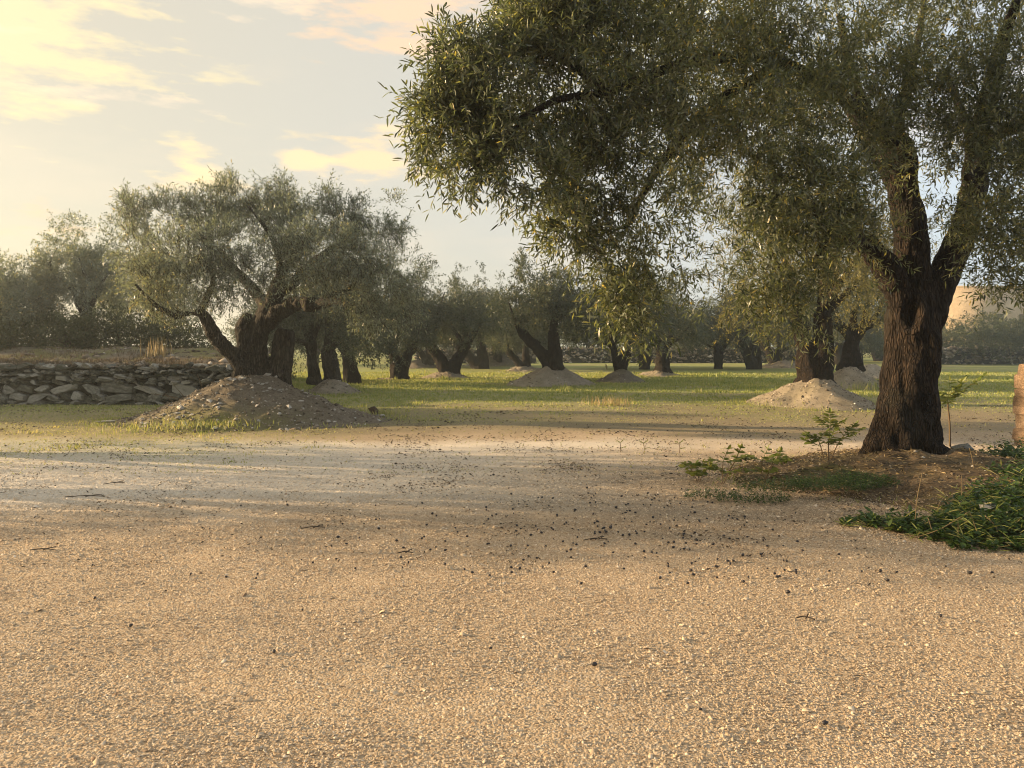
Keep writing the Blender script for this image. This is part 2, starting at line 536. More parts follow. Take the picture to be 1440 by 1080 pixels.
M_soil = mound_mat('mound_soil', (0.09, 0.074, 0.055), (0.20, 0.17, 0.13), (0.34, 0.295, 0.235), (0.19, 0.195, 0.05))
M_soilgrey = mound_mat('mound_spoil', (0.15, 0.125, 0.09), (0.29, 0.25, 0.19), (0.42, 0.37, 0.30), (0.15, 0.15, 0.06))
M_soildark = mound_mat('mound_litter', (0.07, 0.048, 0.03), (0.17, 0.125, 0.08), (0.30, 0.23, 0.155), (0.085, 0.10, 0.03))


# ------------------------------------------------------------------ ground
def grass_amt(x, y):
    x = np.asarray(x, float)
    y = np.asarray(y, float)
    n = fb2(x, y, 0.5, 21, 4) - 0.5
    edge = 19.5 + np.clip(x, -8, 14) * 0.02
    g = sstep(-4.5, 3.5, y - edge + n * 11) * (0.62 + 0.3 * sstep(22, 30, y))
    left = sstep(9.6, 12.0, y + n * 3) * sstep(-1.5, -5.5, x + n * 3) * 0.3
    strip = sstep(19.3, 20.6, y + n * 3) * sstep(22.6, 21.0, y + n * 3) * 0.3
    r = np.maximum(np.maximum(g, left), strip)
    bare = sstep(0.55, 0.7, fb2(x, y * 2.2, 0.22, 44, 3)) * sstep(20, 26, y) * 0.5
    return np.clip(r - bare, 0, 1)


def soil_amt(x, y):
    n = fb2(x, y, 0.6, 31, 4) - 0.5
    return sstep(12.4, 14.6, y + n * 3.0) * (0.75 + 0.25 * sstep(-.2, .2, n))


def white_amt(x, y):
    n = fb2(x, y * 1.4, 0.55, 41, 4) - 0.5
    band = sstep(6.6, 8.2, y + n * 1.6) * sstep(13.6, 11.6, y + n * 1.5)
    lft = sstep(4.5, -1.5, x + n * 4) * 1.0 + sstep(11.2, 12.2, y + n) * 0.6  # whitish gravel, spread wider to offset the shade on this band
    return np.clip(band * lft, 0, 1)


def litter_amt(x, y):
    n = fb2(x, y, 0.9, 51, 4) - 0.5
    d = np.sqrt(((x - 2.6) / 3.0) ** 2 + ((y - 8.6) / 2.0) ** 2)
    a = np.clip(1.3 - d + n * 1.3, 0, 1) * 0.6
    return np.clip(a, 0, 1)


def build_ground():
    def axis(segs):
        out = []
        for a, b, st in segs:
            out.append(np.arange(a, b, st))
        return np.unique(np.round(np.concatenate(out), 4))
    ys = axis([(-40, 0, 4), (0, 1.6, 0.4), (1.6, 14, 0.14), (14, 40, 0.32), (40, 90, 2), (90, 600.1, 30)])
    xs = axis([(-500, -60, 30), (-60, -14, 1.5), (-14, 14, 0.19), (14, 60, 1.5), (60, 500.1, 30)])
    X, Y = np.meshgrid(xs, ys)
    x, y = X.ravel(), Y.ravel()
    z = gh(x, y) + 0.012 * (fb2(x, y, 3.0, 77, 3) - 0.5) * (y < 30)
    nx, ny = len(xs), len(ys)
    i = np.arange(nx * ny).reshape(ny, nx)
    q = np.stack([i[:-1, :-1], i[:-1, 1:], i[1:, 1:], i[1:, :-1]], -1).reshape(-1, 4)
    o = mk('ground', np.stack([x, y, z], 1), q, np.full(len(q), 4), ground_mat(), None,
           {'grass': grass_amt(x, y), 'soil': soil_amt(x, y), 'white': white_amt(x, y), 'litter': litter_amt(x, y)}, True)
    tag(o, kind='structure', label='gravel ground turning to thin grass under the olive trees')


build_ground()


def t_edge(y):
    """right hand end of the terrace, falling away from the wall"""
    return -6.5 - np.maximum(0, np.asarray(y, float) - 22.5) * .58


def build_terrace():
    xs = np.concatenate([np.arange(-60, -24, 3.0), np.arange(-24, -16, .5), np.arange(-16, -6.0, 0.22)])
    ys = np.concatenate([np.arange(20.75, 27, 0.2), np.arange(27, 70, 2.0)])
    X, Y = np.meshgrid(xs, ys)
    x, y = X.ravel(), Y.ravel()
    top = 1.02 + 0.42 * sstep(20.9, 25.0, y) + 0.34 * (fb2(x, y, 0.8, 61, 4) - 0.5) + 0.22 * (fb2(x, y, 4.0, 62, 3) - .5)
    edge = sstep(0.0, -1.3, x - t_edge(y) + 0.7 * (fb2(x, y, 0.7, 63, 3) - .5))
    z = np.where(y < 20.8, top - 0.12, top) * edge - 0.1 * (1 - edge)
    nx, ny = len(xs), len(ys)
    i = np.arange(nx * ny).reshape(ny, nx)
    q = np.stack([i[:-1, :-1], i[:-1, 1:], i[1:, 1:], i[1:, :-1]], -1).reshape(-1, 4)
    moss = np.clip(sstep(0.4, 0.65, fb2(x, y, 1.1, 64, 4)) + 0.3 * sstep(23, 25, y), 0, 0.8)
    o = mk('terrace', np.stack([x, y, z], 1), q, np.full(len(q), 4), M_soil, None, {'moss': moss}, True)
    tag(o, kind='structure', label='raised earth terrace retained by the dry stone wall')
    return x, y, z


build_terrace()


def terr(x, y):
    x = np.atleast_1d(np.asarray(x, float))
    y = np.atleast_1d(np.asarray(y, float))
    return 1.02 + 0.42 * sstep(20.9, 25.0, y) + 0.34 * (fb2(x, y, 0.8, 61, 4) - 0.5)


# ------------------------------------------------------------------ gravel chips
def chips(name, x, y, z, s, mat, seed, tint=None, flat=0.5, parent=None, nrmv=None):
    rng = np.random.default_rng(seed)
    n = len(x)
    th = rng.uniform(0, 2 * np.pi, n)
    asp = rng.uniform(0.5, 0.95, n)
    cs, sn = np.cos(th), np.sin(th)
    ux = np.stack([cs, sn, rng.normal(0, 0.22, n)], 1) * (s * 0.62)[:, None]
    uy = np.stack([-sn, cs, rng.normal(0, 0.22, n)], 1) * (s * asp * 0.62)[:, None]
    c = np.stack([x, y, z], 1)
    j = lambda: rng.uniform(0.6, 1.15, n)[:, None]
    V = np.empty((n, 5, 3))
    V[:, 0] = c + ux * j() + uy * rng.uniform(-.4, .4, n)[:, None]
    V[:, 1] = c + uy * j() + ux * rng.uniform(-.4, .4, n)[:, None]
    V[:, 2] = c - ux * j() + uy * rng.uniform(-.4, .4, n)[:, None]
    V[:, 3] = c - uy * j() + ux * rng.uniform(-.4, .4, n)[:, None]
    V[:, 4] = c + ux * rng.uniform(-.5, .5, n)[:, None] + uy * rng.uniform(-.5, .5, n)[:, None]
    V[:, 4, 2] += s * rng.uniform(0.25, 0.75, n) * flat * 1.4
    b = np.arange(n)[:, None] * 5
    L = (b[:, :, None] + np.array([[0, 1, 4], [1, 2, 4], [2, 3, 4], [3, 0, 4]])[None]).reshape(-1)
    if tint is None:
        tint = np.clip(rng.normal(0.55, 0.2, n), 0, 1)
    return mk(name, V.reshape(-1, 3), L, np.full(n * 4, 3), mat, parent, {'tint': np.repeat(tint, 5)})


def build_gravel():
    rng = np.random.default_rng(5)
    n = 390000
    v = rng.uniform(0, 1, n)
    # density falls with distance
    y = 2.1 * (12.5 / 2.1) ** (v ** 0.92)
    xe = y * 0.667 + 0.5
    x = rng.uniform(-1, 1, n) * (xe + 2.2)
    s = rng.lognormal(math.log(0.0086), 0.36, n) * np.clip(y / 4.6, 1, 1.7) * np.where(rng.uniform(0, 1, n) < .012, 2.0, 1.0)
    keep = (rng.uniform(0, 1, n) > sstep(8, 13.0, y)) & (rng.uniform(0, 1, n) > .75 * sstep(0, 2.2, np.abs(x) - xe)) & (rng.uniform(0, 1, n) > litter_amt(x, y) * 0.5)
    dm = np.sqrt(((x - 4.95) / 2.5) ** 2 + ((y - 9.15) / 1.9) ** 2)
    keep &= dm > 0.97
    x, y, s = x[keep], y[keep], s[keep]
    z = gh(x, y) + 0.001
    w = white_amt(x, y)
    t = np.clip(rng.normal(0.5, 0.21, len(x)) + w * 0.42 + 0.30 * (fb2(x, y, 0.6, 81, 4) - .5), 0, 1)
    o = chips('gravel', x, y, z, s, M_chip, 6, t)
    tag(o, 'pale tan crushed stone gravel covering the foreground', kind='stuff')


build_gravel()


def build_grass():
    rng = np.random.default_rng(15)
    n = 330000
    y = 9.5 + 34 * rng.uniform(0, 1, n) ** 1.5
    x = rng.uniform(-1, 1, n) * (y * 0.667 + 1.5)
    g = grass_amt(x, y)
    cl = fb2(x, y, 2.2, 91, 3)
    keep = rng.uniform(0, 1, n) < np.clip(g * 1.05 * sstep(0.3, 0.55, cl) + 0.04, 0, 1)
    keep &= ~((x < -6.7 - np.maximum(0, y - 22.5) * .58) & (y > 20.4))
    x, y, g = x[keep], y[keep], g[keep]
    n = len(x)
    h = rng.uniform(0.02, 0.05, n) * (0.7 + 0.6 * g) * np.clip(y / 20, 0.75, 1.4) * (1 + 1.8 * sstep(.62, .75, fb2(x, y, 1.6, 97, 3)))
    w = rng.uniform(0.008, 0.018, n) * np.clip(y / 16, 0.7, 2)
    th = rng.uniform(0, np.pi, n)
    z = gh(x, y) - 0.004
    c = np.stack([x, y, z], 1)
    u = np.stack([np.cos(th), np.sin(th), np.zeros(n)], 1) * w[:, None]
    V = np.empty((n, 3, 3))
    V[:, 0] = c - u
    V[:, 1] = c + u
    V[:, 2] = c + np.stack([rng.normal(0, 0.02, n), rng.normal(0, 0.02, n), h], 1)
    t = np.clip(rng.normal(0.42, 0.2, n) + 0.5 * (fb2(x, y, 0.8, 93, 3) - 0.45) + 0.22 * (y < 17), 0, 1)
    o = mk('grass', V.reshape(-1, 3), np.arange(n * 3), np.full(n, 3), M_grass, None, {'tint': np.repeat(t, 3)})
    tag(o, 'thin short green grass over the grove floor', kind='stuff')


build_grass()


def build_litter():
    rng = np.random.default_rng(25)
    n = 60000
    x = rng.normal(1.9, 3.0, n)
    y = rng.normal(8.8, 2.0, n)
    far = rng.uniform(0, 1, n) < 0.6
    y[far] = rng.uniform(5.5, 20, far.sum())
    x[far] = rng.uniform(-1, 1, far.sum()) * y[far] * 0.7
    keep = (y > 4.8) & (y < 20) & (rng.uniform(0, 1, n) < 0.12 + 0.9 * sstep(0.45, 0.7, fb2(x, y, 1.3, 95, 3)))
    x, y = x[keep], y[keep]
    n = len(x)
    th = rng.uniform(0, 2 * np.pi, n)
    l = rng.uniform(0.012, 0.03, n) * np.clip(y / 11, .7, 1.4)
    w = rng.uniform(0.003, 0.007, n) * np.clip(y / 10, .8, 1.5)
    u = np.stack([np.cos(th), np.sin(th), rng.normal(0, .3, n)], 1) * l[:, None]
    v = np.stack([-np.sin(th), np.cos(th), rng.normal(0, .6, n)], 1) * w[:, None]
    c = np.stack([x, y, gh(x, y) + 0.011], 1)
    V = np.stack([c - u, c + v, c + u, c - v], 1)
    q = np.arange(n * 4)
    o = mk('leaf_litter', V.reshape(-1, 3), q, np.full(n, 4), M_litter, None, {'tint': np.repeat(rng.uniform(0, 1, n) ** 1.4, 4)})
    tag(o, 'dead olive leaves strewn over the gravel', kind='stuff')


build_litter()


# ------------------------------------------------------------------ foliage
def spray(rng, lobes, n_tw, L, Wd, K, tl, droop=0.35, gap=0.4, gsc=0.5, seed=0, up=0.35, shell=0.42):
    lobes = np.asarray(lobes, float)
    wgt = (lobes[:, 3] * lobes[:, 4] * lobes[:, 5]) ** 0.667
    if lobes.shape[1] > 6:
        wgt = wgt * lobes[:, 6]
    li = rng.choice(len(lobes), int(n_tw * 1.7), p=wgt / wgt.sum())
    lb = lobes[li]
    m = len(li)
    u = nrm(rng.normal(size=(m, 3)))
    s = rng.uniform(0, 1, m) ** shell
    p = lb[:, :3] + u * s[:, None] * lb[:, 3:6]
    dens = 0.65 * vn(p / gsc, seed + 7) + 0.35 * vn(p / (gsc * 0.4), seed + 8)
    k = np.where(dens > gap)[0][:n_tw]
    p, u, s = p[k], u[k], s[k]
    m = len(k)
    d = nrm(u * 0.75 + rng.normal(0, 0.5, (m, 3)) + np.array([0, 0, 1.0]) * (np.where(u[:, 2] > 0.1, up, -droop) + rng.normal(0, .15, m))[:, None])
    ln = tl * rng.uniform(0.6, 1.35, m)
    t = (np.arange(K) + 0.6) / K
    dr = (droop * rng.uniform(0.3, 1.2, m) * ln)
    pos = p[:, None, :] + d[:, None, :] * (ln[:, None] * t[None])[..., None]
    pos[:, :, 2] -= dr[:, None] * t[None] ** 2
    tan = np.repeat(d[:, None, :], K, 1).copy()
    tan[:, :, 2] -= (2 * droop * t)[None]
    tan = nrm(tan)
    a = rng.normal(size=(m, 1, 3))
    e1 = nrm(np.cross(tan, a))
    e2 = np.cross(tan, e1)
    ph = (np.arange(K) * 1.62 + 0.0)[None] + rng.uniform(0, 6.28, (m, 1))
    perp = e1 * np.cos(ph)[..., None] + e2 * np.sin(ph)[..., None]
    ax = nrm(tan * 0.75 + perp * 0.8 + rng.normal(0, .18, (m, K, 3))).reshape(-1, 3)
    base = pos.reshape(-1, 3)
    n = len(base)
    wd = nrm(np.cross(ax, rng.normal(0, 0.55, (n, 3)) + np.array([0, 0, 1.0])))
    ll = L * rng.uniform(0.65, 1.2, n)
    ww = Wd * rng.uniform(0.75, 1.2, n)
    nn = nrm(np.cross(wd, ax))
    tint = np.clip(rng.normal(0.46, 0.21, n) + 0.4 * (np.repeat(vn(p / 0.9, seed + 9), K) - 0.5) + (rng.uniform(0, 1, n) > 0.99) * 0.4, 0, 1)
    tw = (p, p + d * ln[:, None] * 0.5 - np.array([0, 0, 1.0]) * (dr * 0.25)[:, None], p + d * ln[:, None] - np.array([0, 0, 1.0]) * dr[:, None])
    return base, ax, wd, nn, ll, ww, tint, tw


def leaf_geo(base, ax, wd, nn, ll, ww, fine=False):
    n = len(base)
    l = ll[:, None]
    w = ww[:, None] * 0.5
    if not fine:
        V = np.stack([base, base + ax * l * 0.5 + wd * w + nn * w * 0.3, base + ax * l, base + ax * l * 0.5 - wd * w + nn * w * 0.3], 1)
        idx = np.array([0, 1, 2, 3])
        L = (np.arange(n)[:, None] * 4 + idx).ravel()
        return V.reshape(-1, 3), L, np.full(n, 4), 4
    V = np.stack([base, base + ax * l * 0.3 + wd * w * 0.9 + nn * w * 0.35, base + ax * l * 0.68 + wd * w * 0.8 + nn * w * 0.2,
                  base + ax * l - nn * l * 0.06, base + ax * l * 0.68 - wd * w * 0.8 + nn * w * 0.2, base + ax * l * 0.3 - wd * w * 0.9 + nn * w * 0.35], 1)
    idx = np.array([0, 1, 2, 3, 0, 3, 4, 5])
    L = (np.arange(n)[:, None] * 6 + idx).ravel()
    return V.reshape(-1, 3), L, np.full(n * 2, 4), 6


def twig_geo(tw, r=0.004):
    a, b, c = tw
    n = len(a)
    o = np.stack([np.full(n, .6), np.full(n, .6), np.full(n, .5)], 1) * r
    V = np.stack([a - o, a + o, b + o * .8, b - o * .8, c], 1)
    L = (np.arange(n)[:, None] * 5 + np.array([0, 1, 2, 3, 3, 2, 4])[None]).ravel()
    return V.reshape(-1, 3), L, np.tile([4, 3], n)


def foliage(parent, sp, mat, fine=False, twr=0.0, name='crown'):
    base, ax, wd, nn, ll, ww, tint, tw = sp
    V, L, T, k = leaf_geo(base, ax, wd, nn, ll, ww, fine)
    o = mk(name, V, L, T, mat, parent, {'tint': np.repeat(tint, k)})
    o['kind'] = 'stuff'
    if twr:
        V, L, T = twig_geo(tw, twr)
        t = mk('twig', V, L, T, M_twig, parent)
        t['kind'] = 'stuff'
    return o


def single_leaves(root, sp, n):
    """the leaves that show largest become objects of their own; the rest stays one mass"""
    base, ax, wd, nn, ll, ww, tint, tw = sp
    d = np.linalg.norm(base - np.array([0, 0, EYE]), axis=1)
    px = 720 + base[:, 0] / base[:, 1] * F
    py = 484 - (base[:, 2] - EYE) / base[:, 1] * F
    d = d + np.where((px > 560) & (px < 1000) & (py > 5) & (py < 480), 0, 1e3)
    k = np.argsort(d)[:n]
    mes = []
    for q in range(6):
        me = bpy.data.meshes.new('leaf')
        me.from_pydata([(0, 0, 0), (.45, .3, .17), (.4, .68, .1), (0, 1, -.2), (-.4, .68, .1), (-.45, .3, .17)], [], [(0, 1, 2, 3), (0, 3, 4, 5)])
        at = me.attributes.new('tint', 'FLOAT', 'POINT')
        at.data.foreach_set('value', np.full(6, q / 5 * .9 + .03, np.float32))
        me.materials.append(M_leaf)
        mes.append(me)
    from mathutils import Matrix
    for i in k:
        o = bpy.data.objects.new('leaf', mes[min(5, int(tint[i] * 6))])
        COL.objects.link(o)
        o.parent = root
        m = Matrix(((wd[i][0] * ww[i], ax[i][0] * ll[i], nn[i][0] * ww[i], base[i][0] - root.location[0]),
                    (wd[i][1] * ww[i], ax[i][1] * ll[i], nn[i][1] * ww[i], base[i][1] - root.location[1]),
                    (wd[i][2] * ww[i], ax[i][2] * ll[i], nn[i][2] * ww[i], base[i][2] - root.location[2]), (0, 0, 0, 1)))
        o.matrix_local = m
    keep = np.ones(len(base), bool)
    keep[k] = False
    return base[keep], ax[keep], wd[keep], nn[keep], ll[keep], ww[keep], tint[keep], tw


def limb(parent, pts, mat, sides=8, seed=0, name='limb'):
    V, L, T = tube(pts, sides, 5 * len(pts), 0.14, seed)
    return mk(name, V, L, T, mat, parent, None, True)


def v4(p, r):
    return [p[0], p[1], p[2], r]


def px4(l):
    return [v4(P(a, b, D), r) for a, b, D, r in l]


# ------------------------------------------------------------------ mounds
def rocks(rng, n, subdiv=0):
    """octahedron-like irregular stones, returns V offsets (n,6,3)"""
    b = np.array([[1, 0, 0], [-1, 0, 0], [0, 1, 0], [0, -1, 0], [0, 0, 1], [0, 0, -1.]])
    return b[None] * rng.uniform(0.6, 1.2, (n, 6, 1)) + rng.normal(0, 0.18, (n, 6, 3))


OCT = np.array([[0, 2, 4], [2, 1, 4], [1, 3, 4], [3, 0, 4], [2, 0, 5], [1, 2, 5], [3, 1, 5], [0, 3, 5]])


def rock_field(name, P3, size, mat, seed, parent=None, tint=None, flat=0.6):
    rng = np.random.default_rng(seed)
    n = len(P3)
    V = rocks(rng, n) * np.stack([size, size * rng.uniform(.6, 1, n), size * flat], 1)[:, None, :]
    th = rng.uniform(0, 6.28, n)
    c, s = np.cos(th)[:, None], np.sin(th)[:, None]
    V = np.stack([V[..., 0] * c - V[..., 1] * s, V[..., 0] * s + V[..., 1] * c, V[..., 2]], -1) + P3[:, None, :]
    L = (np.arange(n)[:, None, None] * 6 + OCT[None]).ravel()
    tint = rng.uniform(0, 1, n) if tint is None else tint
    return mk(name, V.reshape(-1, 3), L, np.full(n * 8, 3), mat, parent, {'tint': np.repeat(tint, 6)})


def mound(cx, cy, rx, ry, H, label, seed, mat=None, mossf=None, pebbles=500, group='earth mounds heaped round the olive trunks', bump=0.1, psize=0.02, sharp=1.15, ox=0.0):
    mat = mat or M_soilgrey
    z0 = gh1(cx, cy)
    root = empty('earth_mound', (cx, cy, z0))
    nr, na = 34, 84
    rr = np.linspace(0, 1.08, nr)
    th = np.linspace(0, 2 * np.pi, na, endpoint=False)
    RR, TH = np.meshgrid(rr, th, indexing='ij')
    r, t = RR.ravel(), TH.ravel()

    def surf(r, t):
        an = 1 + 0.32 * (vn(np.stack([np.cos(t) * 1.3 + 9, np.sin(t) * 1.3, np.full_like(t, seed * 1.7)], 1), seed) - 0.5) * 2
        x = cx + np.cos(t) * r * rx * an - ox * (1 - r) ** 1
        y = cy + np.sin(t) * r * ry * an
        k = np.clip(1 - r, 0, 1)
        z = H * (0.85 * k ** sharp + 0.15 * sstep(0, 1, k))
        z = z - 0.10 * H * sstep(0.16, 0.0, r)
        e = sstep(1.0, 0.8, r)
        z = z + bump * e * (fbm(np.stack([x * 2.2, y * 2.2, np.full_like(x, seed)], 1), seed, 4) - 0.5) * 2 + bump * 0.45 * e * (fbm(np.stack([x * 9, y * 9, np.full_like(x, seed)], 1), seed + 3, 2) - 0.5)
        z = z + z0 - 0.05 * sstep(0.9, 1.08, r)
        return x, y, z
    x, y, z = surf(r, t)
    i = np.arange(nr * na).reshape(nr, na)
    q = np.stack([i[:-1], i[1:], np.roll(i[1:], -1, 1), np.roll(i[:-1], -1, 1)], -1).reshape(-1, 4)
    ms = mossf(x, y, z - z0) if mossf else 0.35 * sstep(0.85, 1.02, r) + 0.25 * sstep(.5, .75, fb2(x, y, 1.2, seed, 3))
    mk('soil_heap', np.stack([x, y, z], 1), q, np.full(len(q), 4), mat, root, {'moss': np.clip(ms, 0, 1)}, True)
    rng = np.random.default_rng(seed)
    if pebbles:
        pr = np.sqrt(rng.uniform(0.0, 1.0, pebbles))
        X, Y, Z = surf(pr, rng.uniform(0, 6.28, pebbles))
        o = rock_field('pebbles', np.stack([X, Y, Z], 1), rng.lognormal(math.log(psize), 0.45, pebbles), M_rubble, seed + 1, root, np.clip(rng.normal(.55, .25, pebbles), 0, 1))
        o['kind'] = 'stuff'
    nf = int(260 * (rx + ry))
    X, Y, Z = surf(1.0 + rng.normal(0, .07, nf), rng.uniform(0, 6.28, nf))
    ck = vn(np.stack([X * 1.6, Y * 1.6, X * 0 + seed], 1), 5) > .45
    X, Y = X[ck], Y[ck]
    Z = np.maximum(Z[ck], gh(X, Y))
    nf = len(X)
    hb = rng.uniform(.03, .11, nf) * (1.0 if cy > 12 else .6)
    tb = rng.uniform(0, 6.28, nf)
    ub = np.stack([np.cos(tb), np.sin(tb), tb * 0], 1) * (.0065 if cy < 12 else .012)
    cb = np.stack([X, Y, Z - .01], 1)
    Vb = np.stack([cb - ub, cb + ub, cb + np.stack([rng.normal(0, .03, nf), rng.normal(0, .03, nf), hb], 1)], 1)
    fo = mk('grass_fringe', Vb.reshape(-1, 3), np.arange(nf * 3), np.full(nf, 3), M_grass, root, {'tint': np.repeat(np.clip(rng.normal(.45, .25, nf), 0, 1), 3)})
    fo['kind'] = 'stuff'
    tag(root, label, 'mound', group)
    return root, surf


# ------------------------------------------------------------------ main tree
def main_tree():
    rng = np.random.default_rng(101)
    root = empty('olive_tree', P(1270, 640, 9.5))
    tag(root, 'large near olive tree with a thick dark furrowed trunk and overhanging crown', 'olive tree', 'olive trees of the grove')
    D0 = 9.5
    tubes = [px4([(1268, 690, D0, .46), (1269, 655, D0, .41), (1271, 620, D0, .37), (1277, 560, D0, .335), (1281, 500, D0, .315), (1283, 440, D0, .31), (1286, 395, D0, .28)]),
             px4([(1274, 450, D0, .23), (1279, 400, D0, .23), (1282, 350, D0, .21), (1276, 300, D0, .195), (1266, 250, 9.45, .185), (1263, 215, 9.4, .175), (1256, 196, 9.4, .14)]),
             px4([(1276, 440, 9.45, .2), (1257, 395, 9.4, .175), (1236, 366, 9.3, .14), (1212, 338, 9.1, .125)]),
             px4([(1295, 470, D0, .22), (1317, 410, 9.52, .185), (1344, 350, 9.6, .175), (1361, 300, 9.6, .155), (1370, 240, 9.5, .14), (1378, 170, 9.3, .11)])]
    for px, dx, dy in ((1225, -.55, -.1), (1250, -.3, -.42), (1300, .3, -.45), (1325, .5, .1), (1290, .1, .55)):   # buttress roots
        b = P(1270, 640, D0)
        tubes.append([v4(b + np.array([dx * .3, dy * .3, .7]), .13), v4(b + np.array([dx * .52, dy * .52, .28]), .14), v4(b + np.array([dx * .8, dy * .8, -.02]), .13), v4(b + np.array([dx * 1.25, dy * 1.25, -.22]), .09)])
    fr = -.31
    holes = [(P(1263, 442, D0) + np.array([0, fr, 0]), .12, .2), (P(1284, 565, D0) + np.array([0, fr, 0]), .12, .17), (P(1299, 605, D0) + np.array([0, fr - .02, 0]), .12, .24),
             (P(1240, 612, D0) + np.array([0, fr - .05, 0]), .11, .12), (P(1268, 520, D0) + np.array([0, fr, 0]), .12, -.09), (P(1262, 455, D0) + np.array([.02, fr, 0]), .07, .1),
             (P(1300, 480, D0) + np.array([0, fr, 0]), .13, -.06), (P(1247, 575, D0) + np.array([0, fr, 0]), .14, -.06)]
    solid('trunk', tubes, M_bark, root, 0.017, 0.036, 13.0, holes, 3)
    br = [[(1256, 200, 9.4, .12), (1240, 180, 9.3, .085), (1215, 150, 9.1, .07), (1195, 90, 8.8, .05), (1180, 20, 8.6, .03)],
          [(1262, 225, 9.45, .08), (1268, 150, 9.6, .055), (1288, 75, 9.8, .045), (1300, 0, 10, .03)],
          [(1214, 340, 9.1, .125), (1180, 312, 8.8, .09), (1140, 292, 8.3, .07), (1090, 275, 7.6, .035), (1050, 290, 7.2, .008)],
          [(1376, 185, 9.35, .115), (1392, 130, 9.0, .10), (1410, 60, 8.4, .07), (1430, 0, 8.0, .04)],
          [(1370, 230, 9.5, .10), (1400, 190, 9.2, .08), (1450, 180, 8.6, .06), (1500, 200, 8.0, .03)],
          [(1256, 205, 9.4, .12), (1210, 155, 9.0, .085), (1100, 88, 8.2, .062), (980, 85, 7.2, .048), (858, 128, 6.4, .036), (788, 139, 6.05, .028), (735, 165, 5.9, .022), (680, 180, 5.8, .012)],
          [(1100, 88, 8.2, .055), (1000, 150, 7.4, .05), (930, 230, 6.8, .035), (880, 320, 6.5, .018)],
          [(1364, 290, 9.6, .12), (1380, 250, 10.2, .09), (1360, 180, 11.2, .07), (1330, 100, 12, .04)],
          [(1275, 290, 9.6, .12), (1240, 230, 10.4, .09), (1190, 150, 11.4, .06), (1150, 80, 12, .04)],
          [(1212, 340, 9.1, .10), (1195, 340, 8.4, .07), (1170, 330, 7.6, .05), (1150, 360, 7.0, .025)],
          [(1370, 240, 9.4, .10), (1385, 230, 8.6, .08), (1380, 240, 7.6, .05), (1360, 250, 6.8, .03)],
          [(858, 130, 6.4, .04), (800, 90, 6.2, .03), (740, 60, 6.0, .018), (690, 60, 5.9, .01)],
          [(735, 165, 5.9, .02), (700, 215, 5.85, .014), (660, 240, 5.8, .008)]]
    for i, b in enumerate(br):
        limb(root, px4(b), M_bark, 9, i, 'branch')

    def lob(l):
        return [list(P(a, b, D)) + [r * ax, r * 1.1, r * az, w] for a, b, D, r, ax, az, w in l]
    left = lob([(640, 92, 5.8, .24, 1.1, 1, 1), (622, 160, 5.8, .24, 1, 1.1, 1), (660, 180, 5.9, .38, 1, 1, 1.2), (640, 232, 5.8, .22, 1.1, .9, 1),
                (700, 120, 6.0, .42, 1.1, 1, 1.1), (705, 240, 5.9, .34, 1.1, .9, 1.1), (765, 262, 6.0, .34, 1, .9, 1), (772, 62, 6.2, .40, 1.1, 1, 1), (785, -25, 6.2, .4, 1, 1, 1),
                (790, 110, 6.3, .5, 1.1, 1, .9), (800, 20, 6.5, .6, 1, 1, 1), (810, 320, 6.2, .30, .9, 1, 1), (840, 250, 6.4, .42, 1, 1.1, 1.1), (700, 165, 6.7, .35, 1, 1, .8)])
    mid = lob([(1000, 85, 6.9, .34, 1.1, .9, 1), (930, 100, 6.4, .3, 1.1, .9, 1), (1075, 90, 7.6, .34, 1.1, .9, 1), (880, 60, 6.7, .75, 1, 1, 1), (890, 190, 6.5, .55, 1, 1.1, 1), (870, 370, 6.3, .32, .9, 1.2, 1), (900, 310, 6.4, .42, 1, 1.2, 1.1), (890, 420, 6.3, .22, 1, 1.1, .9),
               (940, 130, 6.9, .6, 1, 1, 1), (985, 40, 7.2, .8, 1, 1, 1), (960, 230, 6.9, .42, 1, 1.1, .8), (940, 370, 6.6, .30, 1, 1, .7), (1040, 110, 7.2, .6, 1, 1, 1), (1060, 200, 7.0, .5, 1, 1, 1),
               (1090, 20, 7.6, .9, 1, 1, 1), (1100, 270, 7.0, .5, 1, 1, 1.1), (1130, 150, 7.4, .6, 1, 1.1, 1.1), (1120, 350, 6.9, .42, 1, 1.1, 1.1), (1160, 270, 7.2, .45, 1, 1.1, 1.1),
               (1165, 400, 6.9, .34, 1, 1.2, 1), (1205, 340, 7.2, .36, 1, 1, .9), (1200, 200, 7.6, .5, 1, 1, 1.0), (1190, 80, 8.0, .8, 1, 1, 1), (1205, 445, 7.0, .20, .8, 1.2, .7), (1040, 320, 7.2, .4, 1, 1, .8),
               (1010, 420, 6.9, .2, 1, 1, .4), (1235, 130, 7.8, .42, 1, 1, 1), (1215, 265, 7.6, .36, 1, 1, 1), (1222, 300, 7.5, .22, 1, 1.2, 1), (870, 430, 6.2, .2, 1, 1, 1), (1010, 330, 7.2, .33, 1, 1.1, .9), (1070, 395, 7.0, .3, 1, 1.1, .9), (1040, 255, 7.4, .4, 1, 1, 1), (1105, 430, 6.9, .24, 1, 1.1, .9), (1150, 455, 6.9, .17, 1, 1.2, .9), (985, 295, 7.3, .28, 1, 1, .8), (1185, 420, 7.0, .22, 1, 1.2, .9), (910, 465, 6.4, .14, 1, 1, .7)])
